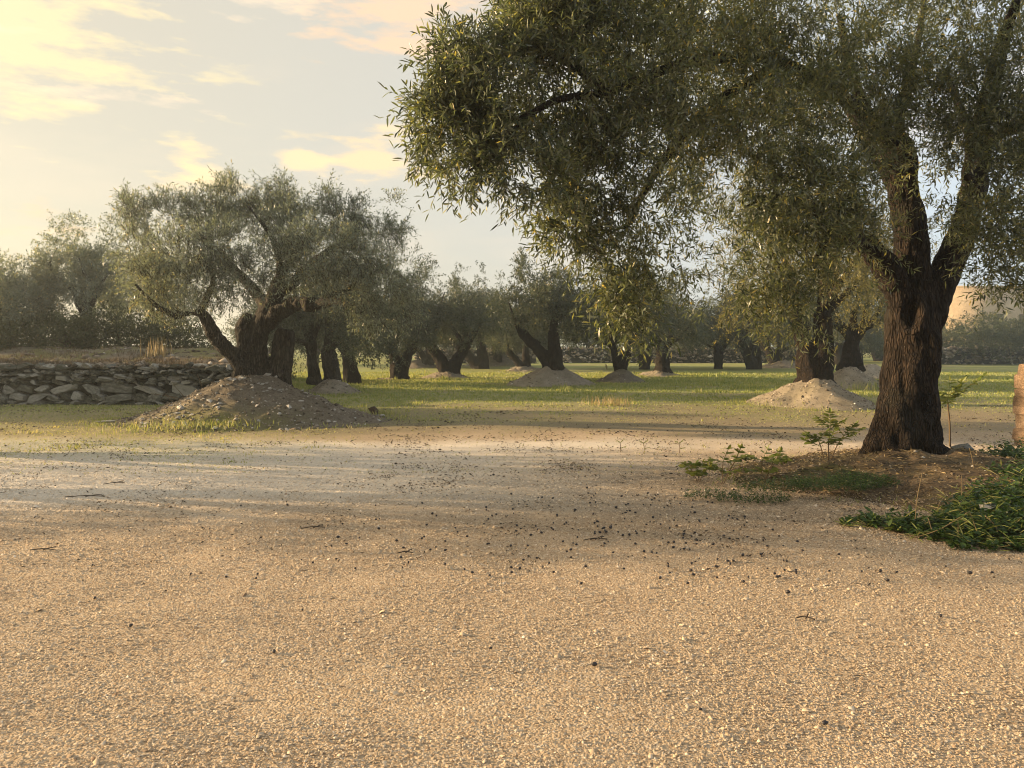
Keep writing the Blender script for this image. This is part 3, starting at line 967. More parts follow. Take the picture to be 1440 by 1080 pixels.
    right = lob([(1280, 60, 8.4, .5, 1, 1, .75), (1255, 130, 7.8, .35, 1, 1, .8), (1330, 130, 8.6, .5, 1, 1.1, .65), (1390, 60, 8.0, .55, 1, 1, .8), (1440, 120, 7.6, .7, 1, 1, 1.1), (1400, 190, 7.4, .45, 1, 1, 1.1),
                 (1380, 270, 7.2, .34, 1, 1, 1), (1430, 280, 7.0, .45, 1, 1, 1), (1440, 370, 7.0, .34, 1, .9, .8), (1395, 360, 7.2, .26, 1, .9, .6), (1405, 420, 7.2, .15, 1.2, .8, .6), (1500, 250, 7.2, .8, 1, 1, 1), (1310, 230, 8.6, .35, 1, 1, .45),
                 (1320, 300, 9.8, .3, 1, 1, .4), (1540, 100, 7.6, 1.0, 1, 1, 1), (1450, -40, 8.0, .9, 1, 1, 1), (1300, -60, 8.6, .9, 1, 1, .8), (1365, 160, 7.6, .35, 1, 1, .9), (1378, 300, 7.4, .24, 1, 1.1, 1), (1350, 205, 7.7, .32, 1, 1, .9), (1415, 330, 7.0, .34, 1, 1, 1), (1400, 400, 7.1, .2, 1.2, 1, 1), (1368, 250, 7.5, .26, 1, 1.1, 1.1), (1352, 130, 7.8, .36, 1, 1, 1), (1395, 310, 7.3, .26, 1, 1.1, 1), (1290, 110, 8.0, .34, 1, 1, .9), (1245, 165, 7.9, .3, 1, 1, 1)])
    back = lob([(1000, 90, 9.3, .8, 1, 1, 1.1), (1080, 180, 9.6, .6, 1, 1, 1.1), (1160, 235, 9.4, .42, 1, 1, 1.1), (1160, 90, 9.4, .7, 1, 1, 1.1), (940, 20, 9, .8, 1, 1, 1), (1190, 290, 9.6, .3, 1, 1, 1), (1150, 60, 11.5, 1.1, 1, 1, .8), (1330, 60, 12, 1.1, 1, 1, .6), (1240, -60, 11.0, 1.3, 1, 1, .8), (1420, 150, 11.5, 1.0, 1, 1, .7), (1050, 130, 11, .9, 1, 1, .7), (1180, 230, 11, .7, 1, 1, .7),
                (1000, -80, 9, 1.2, 1, 1, .9), (1180, -120, 8.5, 1.3, 1, 1, .9), (900, -60, 8, 1.0, 1, 1, .9), (1540, -60, 10, 1.3, 1, 1, .8), (1500, 200, 11, 1.0, 1, 1, .8)])
    for nm, lb, n, sd in (('left', left, 3500, 1), ('mid', mid, 7200, 2), ('right', right, 4600, 3), ('back', back, 2800, 4)):
        sp = spray(rng, lb, n, .078, .0165, 11, .22, .22, .445, .40, sd * 31, .4, .5)
        if nm == 'left':
            sp = single_leaves(root, sp, 280)
        foliage(root, sp, M_leaf, nm == 'left', .003)
        if nm != 'back':       # hanging fruit
            base, ax = sp[0], sp[1]
            k = rng.choice(len(base), 160, replace=False)
            f = rock_field('fruit', base[k] - np.array([0, 0, .015]), np.full(160, .0105), M_fruit, sd, root, flat=1.25)
            f['kind'] = 'stuff'
    return root


main_tree()


def moss_main(x, y, h):
    return np.clip(sstep(0.46, 0.62, fb2(x, y, 2.4, 13, 4)) * sstep(4.8, 3.8, x) * .75 + 0.25 * sstep(.5, .7, fb2(x, y, 2.5, 14, 3)), 0, 1)


main_mound, main_surf = mound(4.95, 9.15, 2.5, 1.9, 0.38, 'low litter covered mound with mossy patches at the foot of the large near olive tree', 7, M_soildark, moss_main, 2600, bump=.085, psize=.011, sharp=.9)


# ------------------------------------------------------------------ left tree
def left_tree():
    rng = np.random.default_rng(202)
    D = 16.5
    root = empty('olive_tree', P(368, 540, D))
    tag(root, 'broad old olive tree with a split hollow trunk on the stony mound at left', 'olive tree', 'olive trees of the grove')
    tubes = [px4([(362, 560, D, .38), (362, 535, D, .30), (362, 500, D, .225), (365, 465, D, .20), (377, 435, D, .19), (388, 415, D, .19), (392, 395, D, .15)]),
             px4([(340, 550, D - .2, .2), (341, 520, D - .2, .16), (344, 480, D - .1, .15), (345, 455, D, .13), (347, 440, D, .10)]),
             px4([(391, 560, D + .1, .34), (392, 530, D + .1, .25), (396, 500, D + .1, .22), (400, 478, D + .1, .20), (403, 465, D + .1, .16)]),
             px4([(345, 530, D - .2, .14), (330, 502, D - .3, .13), (306, 478, D - .5, .115), (290, 452, D - .7, .10), (281, 440, D - .8, .09), (262, 441, D - 1.0, .09), (244, 444, D - 1.1, .06)]),
             px4([(374, 450, D, .22), (395, 436, D - .1, .18), (415, 428, D - .2, .15), (445, 428, D - .4, .11)])]
    holes = [(P(352, 500, D) + np.array([0, -.33, 0]), .16, .14), (P(393, 470, D) + np.array([0, -.3, 0]), .2, .2)]
    solid('trunk', tubes, M_barkgrey, root, 0.03, 0.07, 6.0, holes, 11)
    br = [[(391, 400, D, .17), (394, 385, D, .10), (392, 360, D - .2, .07), (380, 330, D - .3, .05), (350, 290, D - .5, .02)],
          [(388, 412, D, .17), (410, 400, D + .1, .12), (440, 370, D, .09), (480, 340, D - .2, .06), (505, 320, D - .3, .03)],
          [(445, 428, D - .4, .11), (480, 425, D - .7, .08), (510, 440, D - 1, .04)],
          [(281, 440, D - .8, .09), (290, 420, D - .8, .07), (300, 390, D - 1, .05), (280, 350, D - 1.2, .03)],
          [(244, 444, D - 1.1, .06), (220, 430, D - 1.3, .045), (190, 400, D - 1.4, .02)],
          [(378, 435, D, .16), (350, 400, D + .4, .11), (310, 360, D + .6, .08), (270, 320, D + .5, .04)],
          [(445, 428, D - .4, .09), (500, 400, D - .2, .07), (550, 370, D, .03)],
          [(388, 412, D + .1, .13), (400, 380, D + 1, .08), (430, 340, D + 1.8, .04)],
          [(275, 360, D - 1.6, .07), (290, 372, D - 1.5, .06), (302, 384, D - 1.4, .05)]]
    for i, b in enumerate(br):
        limb(root, px4(b), M_barkgrey, 8, i + 20, 'branch')
    L = []
    for a, b, dD, r, w in [(200, 310, -.5, .40, 1), (235, 300, -.3, .45, 1), (290, 300, 0, .5, 1), (330, 280, 0, .42, 1), (320, 262, .1, .25, .9), (345, 275, 0, .25, 1), (365, 300, 0, .4, 1), (430, 310, 0, .42, 1), (395, 330, -.8, .5, 1.2),
                           (480, 310, -.2, .42, 1), (505, 300, -.2, .28, 1), (540, 340, -.2, .4, 1), (565, 370, -.1, .38, 1), (580, 400, 0, .3, 1), (550, 330, -.3, .22, 1), (445, 295, 0, .25, 1),
                           (200, 350, -1, .5, 1), (215, 395, -1.3, .45, 1), (255, 360, -1.4, .55, 1.1), (300, 345, -1.4, .6, 1.1), (340, 385, -1.4, .5, 1), (285, 400, -1.4, .45, 1), (235, 425, -1.2, .3, .9), (330, 415, -1.2, .3, .6),
                           (400, 370, -1.4, .55, 1), (450, 355, -1.4, .6, 1.1), (500, 360, -1, .55, 1.1), (540, 395, -.8, .5, 1), (500, 410, -1.2, .45, 1), (560, 430, -.5, .4, 1), (525, 445, -1.0, .35, .9), (455, 400, -1.4, .35, .8), (575, 455, -.3, .28, .7),
                           (300, 330, 1.4, .7, .9), (400, 320, 1.6, .8, .9), (480, 340, 1.4, .7, .9), (540, 380, 1.2, .6, .8), (240, 350, 1.0, .6, .8), (350, 360, 1.2, .6, .8), (440, 390, 1.2, .5, .7)]:
        L.append(list(P(a, b, D + dD)) + [r * 1.1, r * 1.1, r, w])
    for q in range(16):
        a, b_ = rng.uniform(170, 590), 0
        b_ = 262 + abs(a - 350) * .16 + rng.uniform(-18, 22)
        L.append(list(P(a, b_, D + rng.uniform(-1, 1))) + [.14, .14, .26, 1.3])
    sp = spray(rng, L, 8000, .09, .021, 10, .31, .2, .465, .45, 55, .65, .5)
    foliage(root, sp, M_leafpale, False, .005)


left_tree()


def moss_left(x, y, h):
    f = sstep(16.0, 14.4, y) * sstep(-4.6, -5.6, x) * sstep(.62, .15, h)
    g = 0.7 * sstep(.48, .62, fb2(x, y, 1.2, 19, 3)) * sstep(.5, .1, h) * sstep(-3.5, -5, x)
    return np.clip(f * 0.8 + g, 0, 1)


lm, ls = mound(-5.62, 16.3, 2.6, 2.1, 1.12, 'big stony mound with pale rocks and yellow moss under the broad left olive', 12, M_soil, moss_left, 5600, bump=.12, psize=.021, sharp=1.5)
rngs = np.random.default_rng(77)
stone_meshes = []
for k in range(6):
    V = rocks(rngs, 1)[0]
    # subdivide an octahedron once for a rounder broken stone
    E, VV, FF = {}, [tuple(v) for v in V], []
    def midp(a, b):
        key = (min(a, b), max(a, b))
        if key not in E:
            m = (np.array(VV[a]) + np.array(VV[b])) / 2
            m = m * rngs.uniform(1.05, 1.35)
            VV.append(tuple(m))
            E[key] = len(VV) - 1
        return E[key]
    for a, b, c in OCT:
        ab, bc, ca = midp(a, b), midp(b, c), midp(c, a)
        FF += [(a, ab, ca), (b, bc, ab), (c, ca, bc), (ab, bc, ca)]
    me = bpy.data.meshes.new('stone')
    me.from_pydata(VV, [], FF)
    me.materials.append(M_pale)
    stone_meshes.append(me)


def put_stone(loc, s, parent, seed, me=None, name='stone', mat=None):
    r = random.Random(seed)
    o = bpy.data.objects.new(name, me or stone_meshes[seed % 6])
    COL.objects.link(o)
    if parent is not None:
        o.parent = parent
        o.location = Vector(loc) - parent.location
    else:
        o.location = loc
    o.rotation_euler = (r.uniform(-.4, .4), r.uniform(-.4, .4), r.uniform(0, 6.28))
    o.scale = (s * r.uniform(.8, 1.3), s * r.uniform(.7, 1.1), s * r.uniform(.45, .75))
    return o


for k in range(110):
    a = rngs.uniform(-2.6, 0.5)
    r_ = rngs.uniform(.12, .95)
    x, y, z = ls(np.array([r_]), np.array([a]))
    put_stone((x[0], y[0], z[0] + .01), rngs.uniform(.03, .075), lm, k)


# ------------------------------------------------------------------ grove trees
def grove_tree(px, py, D, hw, H, label, seed, stems, zbase=None, leaves=1500, leaf=(.12, .028), mat=None, n_l=13, skirt=0.28, depth=0.9, extra=(), lmat=None):
    """stems: list of polylines in metres relative to the base [(dx, dz, r), ...]"""
    rng = np.random.default_rng(seed)
    b = P(px, py, D)
    if zbase is not None:
        b[2] = zbase
    root = empty('olive_tree', b)
    tag(root, label, 'olive tree', 'olive trees of the grove')
    tubes, ends = [], []
    for st in stems:
        yo = rng.uniform(-.25, .25)
        pts = [v4(b + np.array([dx, yo * i / len(st), dz]), r) for i, (dx, dz, r) in enumerate(st)]
        pts = [v4(np.array(pts[0][:3]) - np.array([0, 0, .25]), pts[0][3] * 1.25)] + pts
        tubes.append(pts)
        ends.append(np.array(pts[-1]))
    solid('trunk', tubes, mat or M_bark, root, .045 if D < 30 else .06, .07, 5.0, (), seed)
    L = []
    th = max(e[2] for e in ends) - b[2]
    for i in range(n_l):
        a = i * 2.4 + rng.uniform(-.3, .3)
        q = math.sqrt((i + .5) / n_l)
        x = math.cos(a) * q * hw * .82
        y = math.sin(a) * q * hw * .82 * depth
        ztop = H * (1 - .28 * q ** 2 - .2 * rng.uniform(0, 1))
        r = hw * rng.uniform(.2, .33)
        L.append([b[0] + x, b[1] + y, b[2] + ztop - r * .8, r * 1.1, r * 1.1, r * rng.uniform(.8, 1.1), 1])
        zl = H * (skirt + .15 * rng.uniform(0, 1) + .06 * (1 - q))
        L.append([b[0] + x * 1.05, b[1] + y * 1.05, b[2] + (ztop * .4 + zl * .6), r * 1.05, r * 1.05, r * .9, .9])
        if q > .55:
            L.append([b[0] + x * 1.1, b[1] + y * 1.1, b[2] + zl, r * .8, r * .8, r * .7, .7])
        e = ends[int(np.argmin([np.linalg.norm(e[:2] - np.array([b[0] + x, b[1] + y])) for e in ends]))]
        tgt = np.array(L[-1 if q <= .55 else -2][:3])
        tgt2 = np.array([b[0] + x, b[1] + y, b[2] + ztop - r * .7])
        mid = (e[:3] + tgt2) / 2 + np.array([0, 0, -.15]) + rng.normal(0, .12, 3)
        if i % 2 == 0 or q < .5:
            limb(root, [v4(e[:3] - np.array([0, 0, .1]), e[3] * .75), v4(mid, e[3] * .45), v4(tgt2, .02)], mat or M_bark, 6, seed + i, 'branch')
    for a, b_, D_, r in extra:
        L.append(list(P(a, b_, D_)) + [r, r, r, 1.1])
    for k in range(7):   # loose leading shoots breaking the outline
        a = rng.uniform(0, 6.28)
        L.append([b[0] + math.cos(a) * hw * .5, b[1] + math.sin(a) * hw * .5, b[2] + H * rng.uniform(.93, 1.05), hw * .09, hw * .09, hw * .16, 1.0])
    sp = spray(rng, L, int(leaves * 1.15), leaf[0] * 1.1, leaf[1] * 1.55, 9, .32, .2, .36, .55, seed, .5, .5)
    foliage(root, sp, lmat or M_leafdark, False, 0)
    return root


V2 = lambda a=.45, b=.4, r=.24, h=1.1: [[(0, 0, r * 1.4), (-a * .5, h * .5, r), (-a, h, r * .75)], [(0.05, 0, r * 1.4), (b * .5, h * .5, r), (b, h, r * .75)]]
ONE = lambda l=.1, r=.3, h=1.2: [[(0, 0, r * 1.4), (l * .4, h * .5, r), (l, h, r * .9)], [(l * .6, h * .7, r * .7), (l + .4, h * 1.3, r * .6)], [(l * .6, h * .7, r * .7), (l - .45, h * 1.35, r * .55)]]


def gmound(px, py, D, r, H, label, seed, **k):
    p = P(px, py, D)
    return mound(p[0], D, r * 1.08, r * .98, H, label, seed, **k)


# middle right tree
c_t = grove_tree(1142, 530, 20.6, 3.1, 6.0, 'tall olive with a double dark trunk on the pale mound left of the near trunk', 301,
                 [[(-0.02, 0, .38), (-.14, .55, .30), (-.28, 1.0, .2), (-.36, 1.6, .17)], [(.16, 0, .36), (.24, .55, .31), (.28, 1.1, .24), (.22, 1.8, .2)]], leaves=6000, leaf=(.08, .0145), n_l=17, skirt=.27, lmat=M_leafsunlit,
                 extra=[(1000, 300, 19.6, .55), (1010, 370, 19.4, .6), (1040, 430, 19.2, .5), (1085, 455, 19.2, .45), (990, 260, 20, .45), (1050, 330, 19, .6), (1060, 260, 19.2, .6), (1110, 400, 18.8, .5), (1020, 470, 19.6, .3), (1190, 380, 19, .6), (1205, 440, 19.2, .45), (1100, 230, 20, .7)])
gmound(1143, 575, 20.5, 1.7, .84, 'pale gravelly mound around the double trunked olive left of the near trunk', 31, pebbles=1500, psize=.02, ox=-.05)
grove_tree(1196, 512, 29, 2.6, 4.6, 'olive standing behind the pale heap just left of the near trunk', 302, ONE(.1, .3, 1.1), leaves=1500)
gmound(1195, 545, 28.2, 1.25, .85, 'whitish rounded heap with a grassy foot just left of the near trunk', 32, pebbles=600, psize=.025)
gmound(1226, 524, 36, 1.4, .75, 'greyish heap half hidden behind the near trunk', 33, pebbles=300, psize=.03)
# centre trees
DIST = []
grove_tree(776, 513, 30, 2.5, 3.9, 'dark olive with two leaning stems on the big central mound', 303,
           [[(-.05, 0, .3), (-.5, .6, .22), (-1.2, 1.3, .17)], [(.1, 0, .34), (.12, .6, .24), (.05, 1.3, .20), (.15, 2.0, .14)]], leaves=3000, skirt=.36)
gmound(777, 543, 30, 1.65, .88, 'largest grey brown mound in the centre of the grove', 34, pebbles=700, psize=.025)
grove_tree(872, 520, 33, 2.6, 4.0, 'olive with slim forked stems on the sunlit orange mound', 304, V2(.35, .5, .17, 1.1), leaves=2600, skirt=.32)
gmound(876, 537, 32.5, 1.15, .62, 'small mound lit orange on its left side right of the central mound', 35, mat=M_soil, pebbles=400, psize=.022)
grove_tree(931, 520, 39, 2.8, 4.4, 'olive with a stout upright trunk right of the sunlit orange mound', 305, ONE(.0, .32, 1.2), leaves=2400, skirt=.30)
gmound(930, 528, 39, 1.15, .36, 'low flat mound right of the sunlit orange mound', 36, pebbles=250, psize=.03)
grove_tree(632, 522, 36.5, 3.0, 4.6, 'olive with a wide V of two trunks left of centre', 306,
           [[(-.15, 0, .32), (-.45, .6, .27), (-.95, 1.25, .22)], [(.2, 0, .32), (.4, .6, .28), (.85, 1.35, .24)]], leaves=3000, skirt=.33)
gmound(632, 531, 36.5, 1.2, .42, 'low mound under the V trunked olive', 37, pebbles=250, psize=.03)
grove_tree(561, 528, 35, 2.6, 4.3, 'olive with a short forked trunk right of the broad left olive', 307, V2(.3, .45, .27, 1.1), leaves=2600, skirt=.30)
gmound(556, 533, 35.2, .9, .14, 'very low mound below the short forked olive', 38, pebbles=120, psize=.03)
grove_tree(493, 535, 31.5, 2.4, 4.2, 'olive with a single squat trunk seen right behind the left mound', 308, [[(.05, 0, .36), (-.05, .6, .27), (-.15, 1.2, .25)], [(-.1, .9, .2), (.4, 1.8, .14)], [(-.1, .9, .2), (-.6, 1.8, .14)]], leaves=2000, skirt=.22)
grove_tree(455, 528, 25.5, 2.2, 4.2, 'olive with two stubby hollow trunks close behind the left mound', 309, [[(-.3, 0, .2), (-.36, .5, .18), (-.42, 1.1, .16)], [(.27, 0, .27), (.22, .4, .25), (.15, .9, .2)]], leaves=3000, leaf=(.10, .024), skirt=.2, mat=M_barkgrey)
gmound(465, 551, 25.3, 1.1, .55, 'mound behind the right shoulder of the left stony mound', 39, pebbles=400, psize=.025)
gmound(588, 516, 52, 1.9, .6, 'distant low mound seen between the forked trunks left of centre', 40, pebbles=100, psize=.04, mat=M_soil)
DIST.append((603, 52, 1.0, 1.0, 'slim distant olive between the two forked trunks left of centre', 0))
DIST.append((701, 56, 2.1, 1.1, 'distant olive beside the reddish mound left of centre', 1))
gmound(699, 512, 57, 2.3, .85, 'distant reddish mound catching sun left of the central olive', 41, pebbles=100, psize=.04, mat=M_soil)
DIST.append((738, 46, 0.4, 0.95, 'thin trunked olive just left of the central mound', 0))
gmound(737, 520, 46, 1.4, .42, 'small pointed mound left of the central mound', 42, pebbles=100, psize=.04)
gmound(1104, 515, 52, 1.9, .55, 'distant pale heap left of the double trunked olive', 43, pebbles=100, psize=.04, mat=M_soil)
DIST.append((1090, 55, 3.0, 1.15, 'distant wide olive behind the distant pale heap at right', 2))
DIST.append((1010, 50, 4.0, 1.15, 'wide low skirted olive between the stout and the double trunked olives', 1))
# trees on the terrace
tz = lambda x, y: float(terr(x, y)[0]) - .02
grove_tree(118, 490, 27, 1.7, 4.3, 'upright olive with a tall leading shoot on the terrace at left', 315, ONE(.05, .18, 1.6), zbase=1.5, lmat=M_leafpale, leaves=3000, leaf=(.10, .024), skirt=.2)
grove_tree(8, 490, 25.5, 1.7, 3.0, 'low olive at the left edge of the photo above the stone wall', 316, ONE(-.1, .18, 1.2), zbase=1.5, lmat=M_leafpale, leaves=2200, leaf=(.10, .024), skirt=.18)
grove_tree(215, 490, 32, 2.6, 4.2, 'olive partly hidden behind the broad left olive on the terrace', 317, ONE(.1, .2, 1.4), zbase=1.5, lmat=M_leafpale, leaves=2200, leaf=(.12, .028), skirt=.2)


# copies of grove trees far away, and neighbours beyond the left edge of the picture that shade the floor
def copy_tree(src, loc, rz, sc, label):
    o = src.copy()
    COL.objects.link(o)
    o.location = loc
    o.rotation_euler = (0, 0, rz)
    o.scale = (sc, sc, sc)
    o['label'] = label
    for ch in src.children:
        c = ch.copy()
        COL.objects.link(c)
        c.parent = o
    return o


far_src = [o for o in S.objects if o.name.startswith('olive_tree') and o.get('label', '').startswith(('olive with a short', 'dark olive', 'olive with slim'))]
for px, D, rz, sc, lab, q in DIST:
    copy_tree(far_src[q], ((px - 720) / F * D, D, gh1((px - 720) / F * D, D)), rz, sc, lab)
far_src = far_src[:2]
FAR = 'far olive lost in the row at the back of the grove'
k = 0
for px, D, sc in [(675, 50, 1.2), (905, 49, 1.2), (1060, 49, 1.2), (560, 74, 1.2), (650, 70, 1.1), (690, 82, 1.3), (745, 75, 1.1), (830, 84, 1.2), (930, 78, 1.2), (975, 68, 1.1), (1040, 80, 1.3), (1120, 76, 1.2), (1180, 60, 1.1), (1235, 72, 1.2),
                  (440, 55, 1.1), (460, 75, 1.2), (390, 60, 1.2), (1290, 95, 1.2)]:
    copy_tree(far_src[k % len(far_src)], ((px - 720) / F * D, D, gh1((px - 720) / F * D, D)), k * 1.9 + (math.pi if k % 3 else 0), sc * 1.15, FAR)
    k += 1
SIDE = 'olive standing just outside the left edge of the photo'
for q, (x, y, lab) in enumerate([(-11.2, 9.2, 'thin crowned olive outside the left edge, nearest to the gravel'), (-12.2, 12.1, 'thin crowned olive outside the left edge, beside the grass')]):
    grove_tree(720 + x / y * F, 484 + 1.6 / y * F, y, 2.2, 4.6, lab, 330 + q, V2(.45, .5, .2, 1.2), leaves=900, leaf=(.10, .024), skirt=.2, n_l=15)
for x, y, sc, z in [(-17.5, 20, 1.0, 0), (-30, 22, 1.2, 1.3)]:
    copy_tree(far_src[k % len(far_src)], (x, y, z), k * 1.3, sc, SIDE)
    k += 1


# ------------------------------------------------------------------ shrubs
def shrub(loc, rx, rz, label, seed, n=900, leaf=(.10, .035), mat=None):
    rng = np.random.default_rng(seed)
    root = empty('shrub', loc)
    tag(root, label, 'shrub', 'shrubs along the back of the grove')
    L = []
    for i in range(9):
        a = i * 2.4
        q = math.sqrt((i + .5) / 9)
        L.append([loc[0] + math.cos(a) * q * rx * .8, loc[1] + math.sin(a) * q * rx * .6, loc[2] + rz * rng.uniform(.3, .75) * (1.1 - .45 * q), rx * .36, rx * .36, rz * .36, 1])
        limb(root, [v4(np.array(loc) + np.array([0, 0, -.05]), .03), v4(np.array(L[-1][:3]) * .5 + np.array(loc) * .5 + rng.normal(0, .05, 3), .022), v4(np.array(L[-1][:3]), .01)], M_twig, 5, seed + i, 'stem')
    sp = spray(rng, L, int(n * .8), leaf[0] * 1.1, leaf[1] * 1.15, 6, .3, .2, .34, .5, seed, .5, .55)
    foliage(root, sp, mat or M_shrub, False, 0, 'foliage')
    return root


for i, (px, D, rx, rz, lab) in enumerate([(-20, 24.5, 1.5, 1.3, 'low grey green bush at the left edge above the wall'), (45, 26.5, 1.6, 1.6, 'dark bush left of the upright terrace olive'), (100, 25.5, 1.5, 1.3, 'dense dark bush below the upright terrace olive'),
                                          (165, 26.5, 1.7, 1.5, 'dense bush right of the upright terrace olive'), (240, 27.5, 1.6, 1.3, 'green bush behind the dry grass tuft on the terrace'), (300, 28, 1.6, 1.4, 'bush seen behind the bent limb of the left olive'),
                                          (360, 34, 1.8, 1.6, 'bush behind the hollow trunk of the left olive')]):
    x = (px - 720) / F * D
    shrub((x, D, tz(x, D) if x < t_edge(D) - 1.2 else gh1(x, D)), rx, rz, lab, 500 + i, 1300, (.11, .04))
for i, (px, D, rx, rz, lab) in enumerate([(1335, 66, 3.0, 3.2, 'rounded blue green bush in front of the ochre house'), (1395, 60, 3.3, 3.7, 'golden lit bush above the far stone wall at right'), (1450, 62, 3.2, 3.6, 'golden bush at the right edge above the far wall'),
                                          (1270, 70, 3.0, 3.0, 'dark bush behind the near trunk'), (1210, 66, 2.8, 2.4, 'dark bush far behind the pale heaps')]):
    x = (px - 720) / F * D
    shrub((x, D, 0.6), rx, rz, lab, 540 + i, 1500, (.2, .07))


def wood():
    rng = np.random.default_rng(900)
    L = []
    for i in range(120):
        x = rng.uniform(-75, 85)
        y = rng.uniform(88, 112)
        r = rng.uniform(1.6, 3.0)
        L.append([x, y, r * rng.uniform(.5, 1.2), r * 1.2, r, r, 1])
    sp = spray(rng, L, 5200, .42, .15, 8, .9, .2, .3, 1.2, 900, .4, .6)
    base, ax, wd, nn, ll, ww, tint, tw = sp
    V, Lp, T, kk = leaf_geo(base, ax, wd, nn, ll, ww)
    o = mk('distant_wood', V, Lp, T, M_shrub, None, {'tint': np.repeat(tint, kk)})
    tag(o, 'far belt of trees closing the grove at the horizon', kind='stuff')


wood()


# ------------------------------------------------------------------ dry stone wall, left
def wall_stone_mesh(seed):
    """irregular chamfered block in a unit box, front towards -Y"""
    r = random.Random(seed)
    j = lambda a: r.uniform(-a, a)
    n = 6
    ring = []
    base = [(-.52, -.2 + j(.2)), (-.2 + j(.2), -.5), (.42 + j(.1), -.42), (.52, .1 + j(.25)), (.1 + j(.25), .5), (-.42 + j(.1), .38)]
    for x, z in base:
        ring.append((x + j(.1), z + j(.13)))
    V = [(x * .92, .5, z * .92) for x, z in ring] + [(x, -.3 + j(.1), z) for x, z in ring] + [(x * .84 + j(.05), -.5 + j(.14), z * .80 + j(.06)) for x, z in ring]
    Fc = []
    for b in (0, 6):
        for k in range(n):
            Fc.append((b + k, b + (k + 1) % n, b + n + (k + 1) % n, b + n + k))
    Fc.append(tuple(range(12, 18)))
    Fc.append(tuple(range(5, -1, -1)))
    me = bpy.data.meshes.new('stone')
    me.from_pydata(V, [], Fc)
    me.update()
    return me


wall_meshes = [wall_stone_mesh(s) for s in range(14)]
for m_ in wall_meshes:
    m_.materials.append(M_stone)


def block_mesh(seed):
    """roughly squared building stone with chipped corners"""
    r = random.Random(seed)
    j = lambda a: r.uniform(-a, a)
    ring = [(-.5 + j(.05), -.44 + j(.04)), (-.45 + j(.03), -.5 + j(.03)), (.46 + j(.03), -.5 + j(.03)), (.5 + j(.05), -.42 + j(.05)), (.5 + j(.05), .43 + j(.05)), (.45 + j(.04), .5 + j(.03)), (-.44 + j(.04), .5 + j(.03)), (-.5 + j(.05), .43 + j(.05))]
    V = [(x * .9, .5, z * .9) for x, z in ring] + [(x, .36 + j(.04), z) for x, z in ring] + [(x, -.38 + j(.06), z) for x, z in ring] + [(x * .95, -.5 + j(.07), z * .93) for x, z in ring]
    Fc = []
    for q in (0, 8, 16):
        for k in range(8):
            Fc.append((q + k, q + (k + 1) % 8, q + 8 + (k + 1) % 8, q + 8 + k))
    Fc.append(tuple(range(24, 32)))
    Fc.append(tuple(range(7, -1, -1)))
    me = bpy.data.meshes.new('stone')
    me.from_pydata(V, [], Fc)
    me.materials.append(M_pillar)
    return me


pillar_meshes = [block_mesh(90 + q) for q in range(6)]


def left_wall():
    rng = random.Random(42)
    x0, x1 = -15.0, -7.1
    yw = 20.5
    root = empty('dry_stone_wall', ((x0 + x1) / 2, yw + .15, 0))
    tag(root, 'dark dry stone retaining wall of slabs holding the terrace at left', 'stone wall')
    # earth and rubble behind the facing stones
    xs = np.linspace(x0 - .3, x1 + .2, 60)
    zs = np.linspace(-.05, 1.05, 10)
    X, Z = np.meshgrid(xs, zs)
    x, z = X.ravel(), Z.ravel()
    y = yw + .22 + .07 * (fb2(x, z, 3, 3, 3) - .5) + .05 * z
    i = np.arange(600).reshape(10, 60)
    q = np.stack([i[:-1, :-1], i[:-1, 1:], i[1:, 1:], i[1:, :-1]], -1).reshape(-1, 4)
    V = np.stack([x, y, z], 1)
    mk('core', V, q, np.full(len(q), 4), M_core, root)
    z = -.03
    row = 0
    while z < 1.0:
        h = rng.choice([.09, .12, .15, .2, .27]) * (1.1 if z < .5 else .95)
        x = x0 + rng.uniform(-.2, .1)
        while x < x1:
            w = h * rng.uniform(1.3, 3.4)
            hh = h * rng.uniform(.8, 1.25)
            o = bpy.data.objects.new('stone', wall_meshes[rng.randrange(14)])
            COL.objects.link(o)
            o.parent = root
            o.location = Vector((x + w / 2, yw + .1 + rng.uniform(-.10, .08) + .06 * z, z + hh / 2 + rng.uniform(-.03, .03))) - root.location
            o.rotation_euler = (rng.uniform(-.2, .2), rng.gauss(0, .16) if rng.random() < .75 else rng.uniform(-.7, .7), rng.uniform(-.2, .2))
            o.scale = (w * rng.uniform(.86, 1.06) * rng.choice([1, 1, -1]), .34, hh * rng.uniform(.8, 1.02))
            x += w * rng.uniform(.93, 1.02)
        z += h * .9
        row += 1
    return root


wl = left_wall()
# rubble and earth lip along the top of the wall
rg = np.random.default_rng(43)
nn_ = 3800
rx_ = rg.uniform(-15, -7.3, nn_)
ry_ = 20.5 + np.abs(rg.normal(0, 2.2, nn_))
rz_ = terr(rx_, ry_) - .02
rb = rock_field('rubble', np.stack([rx_, ry_, rz_], 1), rg.lognormal(math.log(.05), .55, nn_), M_rubble, 44, wl, np.clip(rg.normal(.45, .22, nn_), 0, 1), .5)
rb['kind'] = 'stuff'


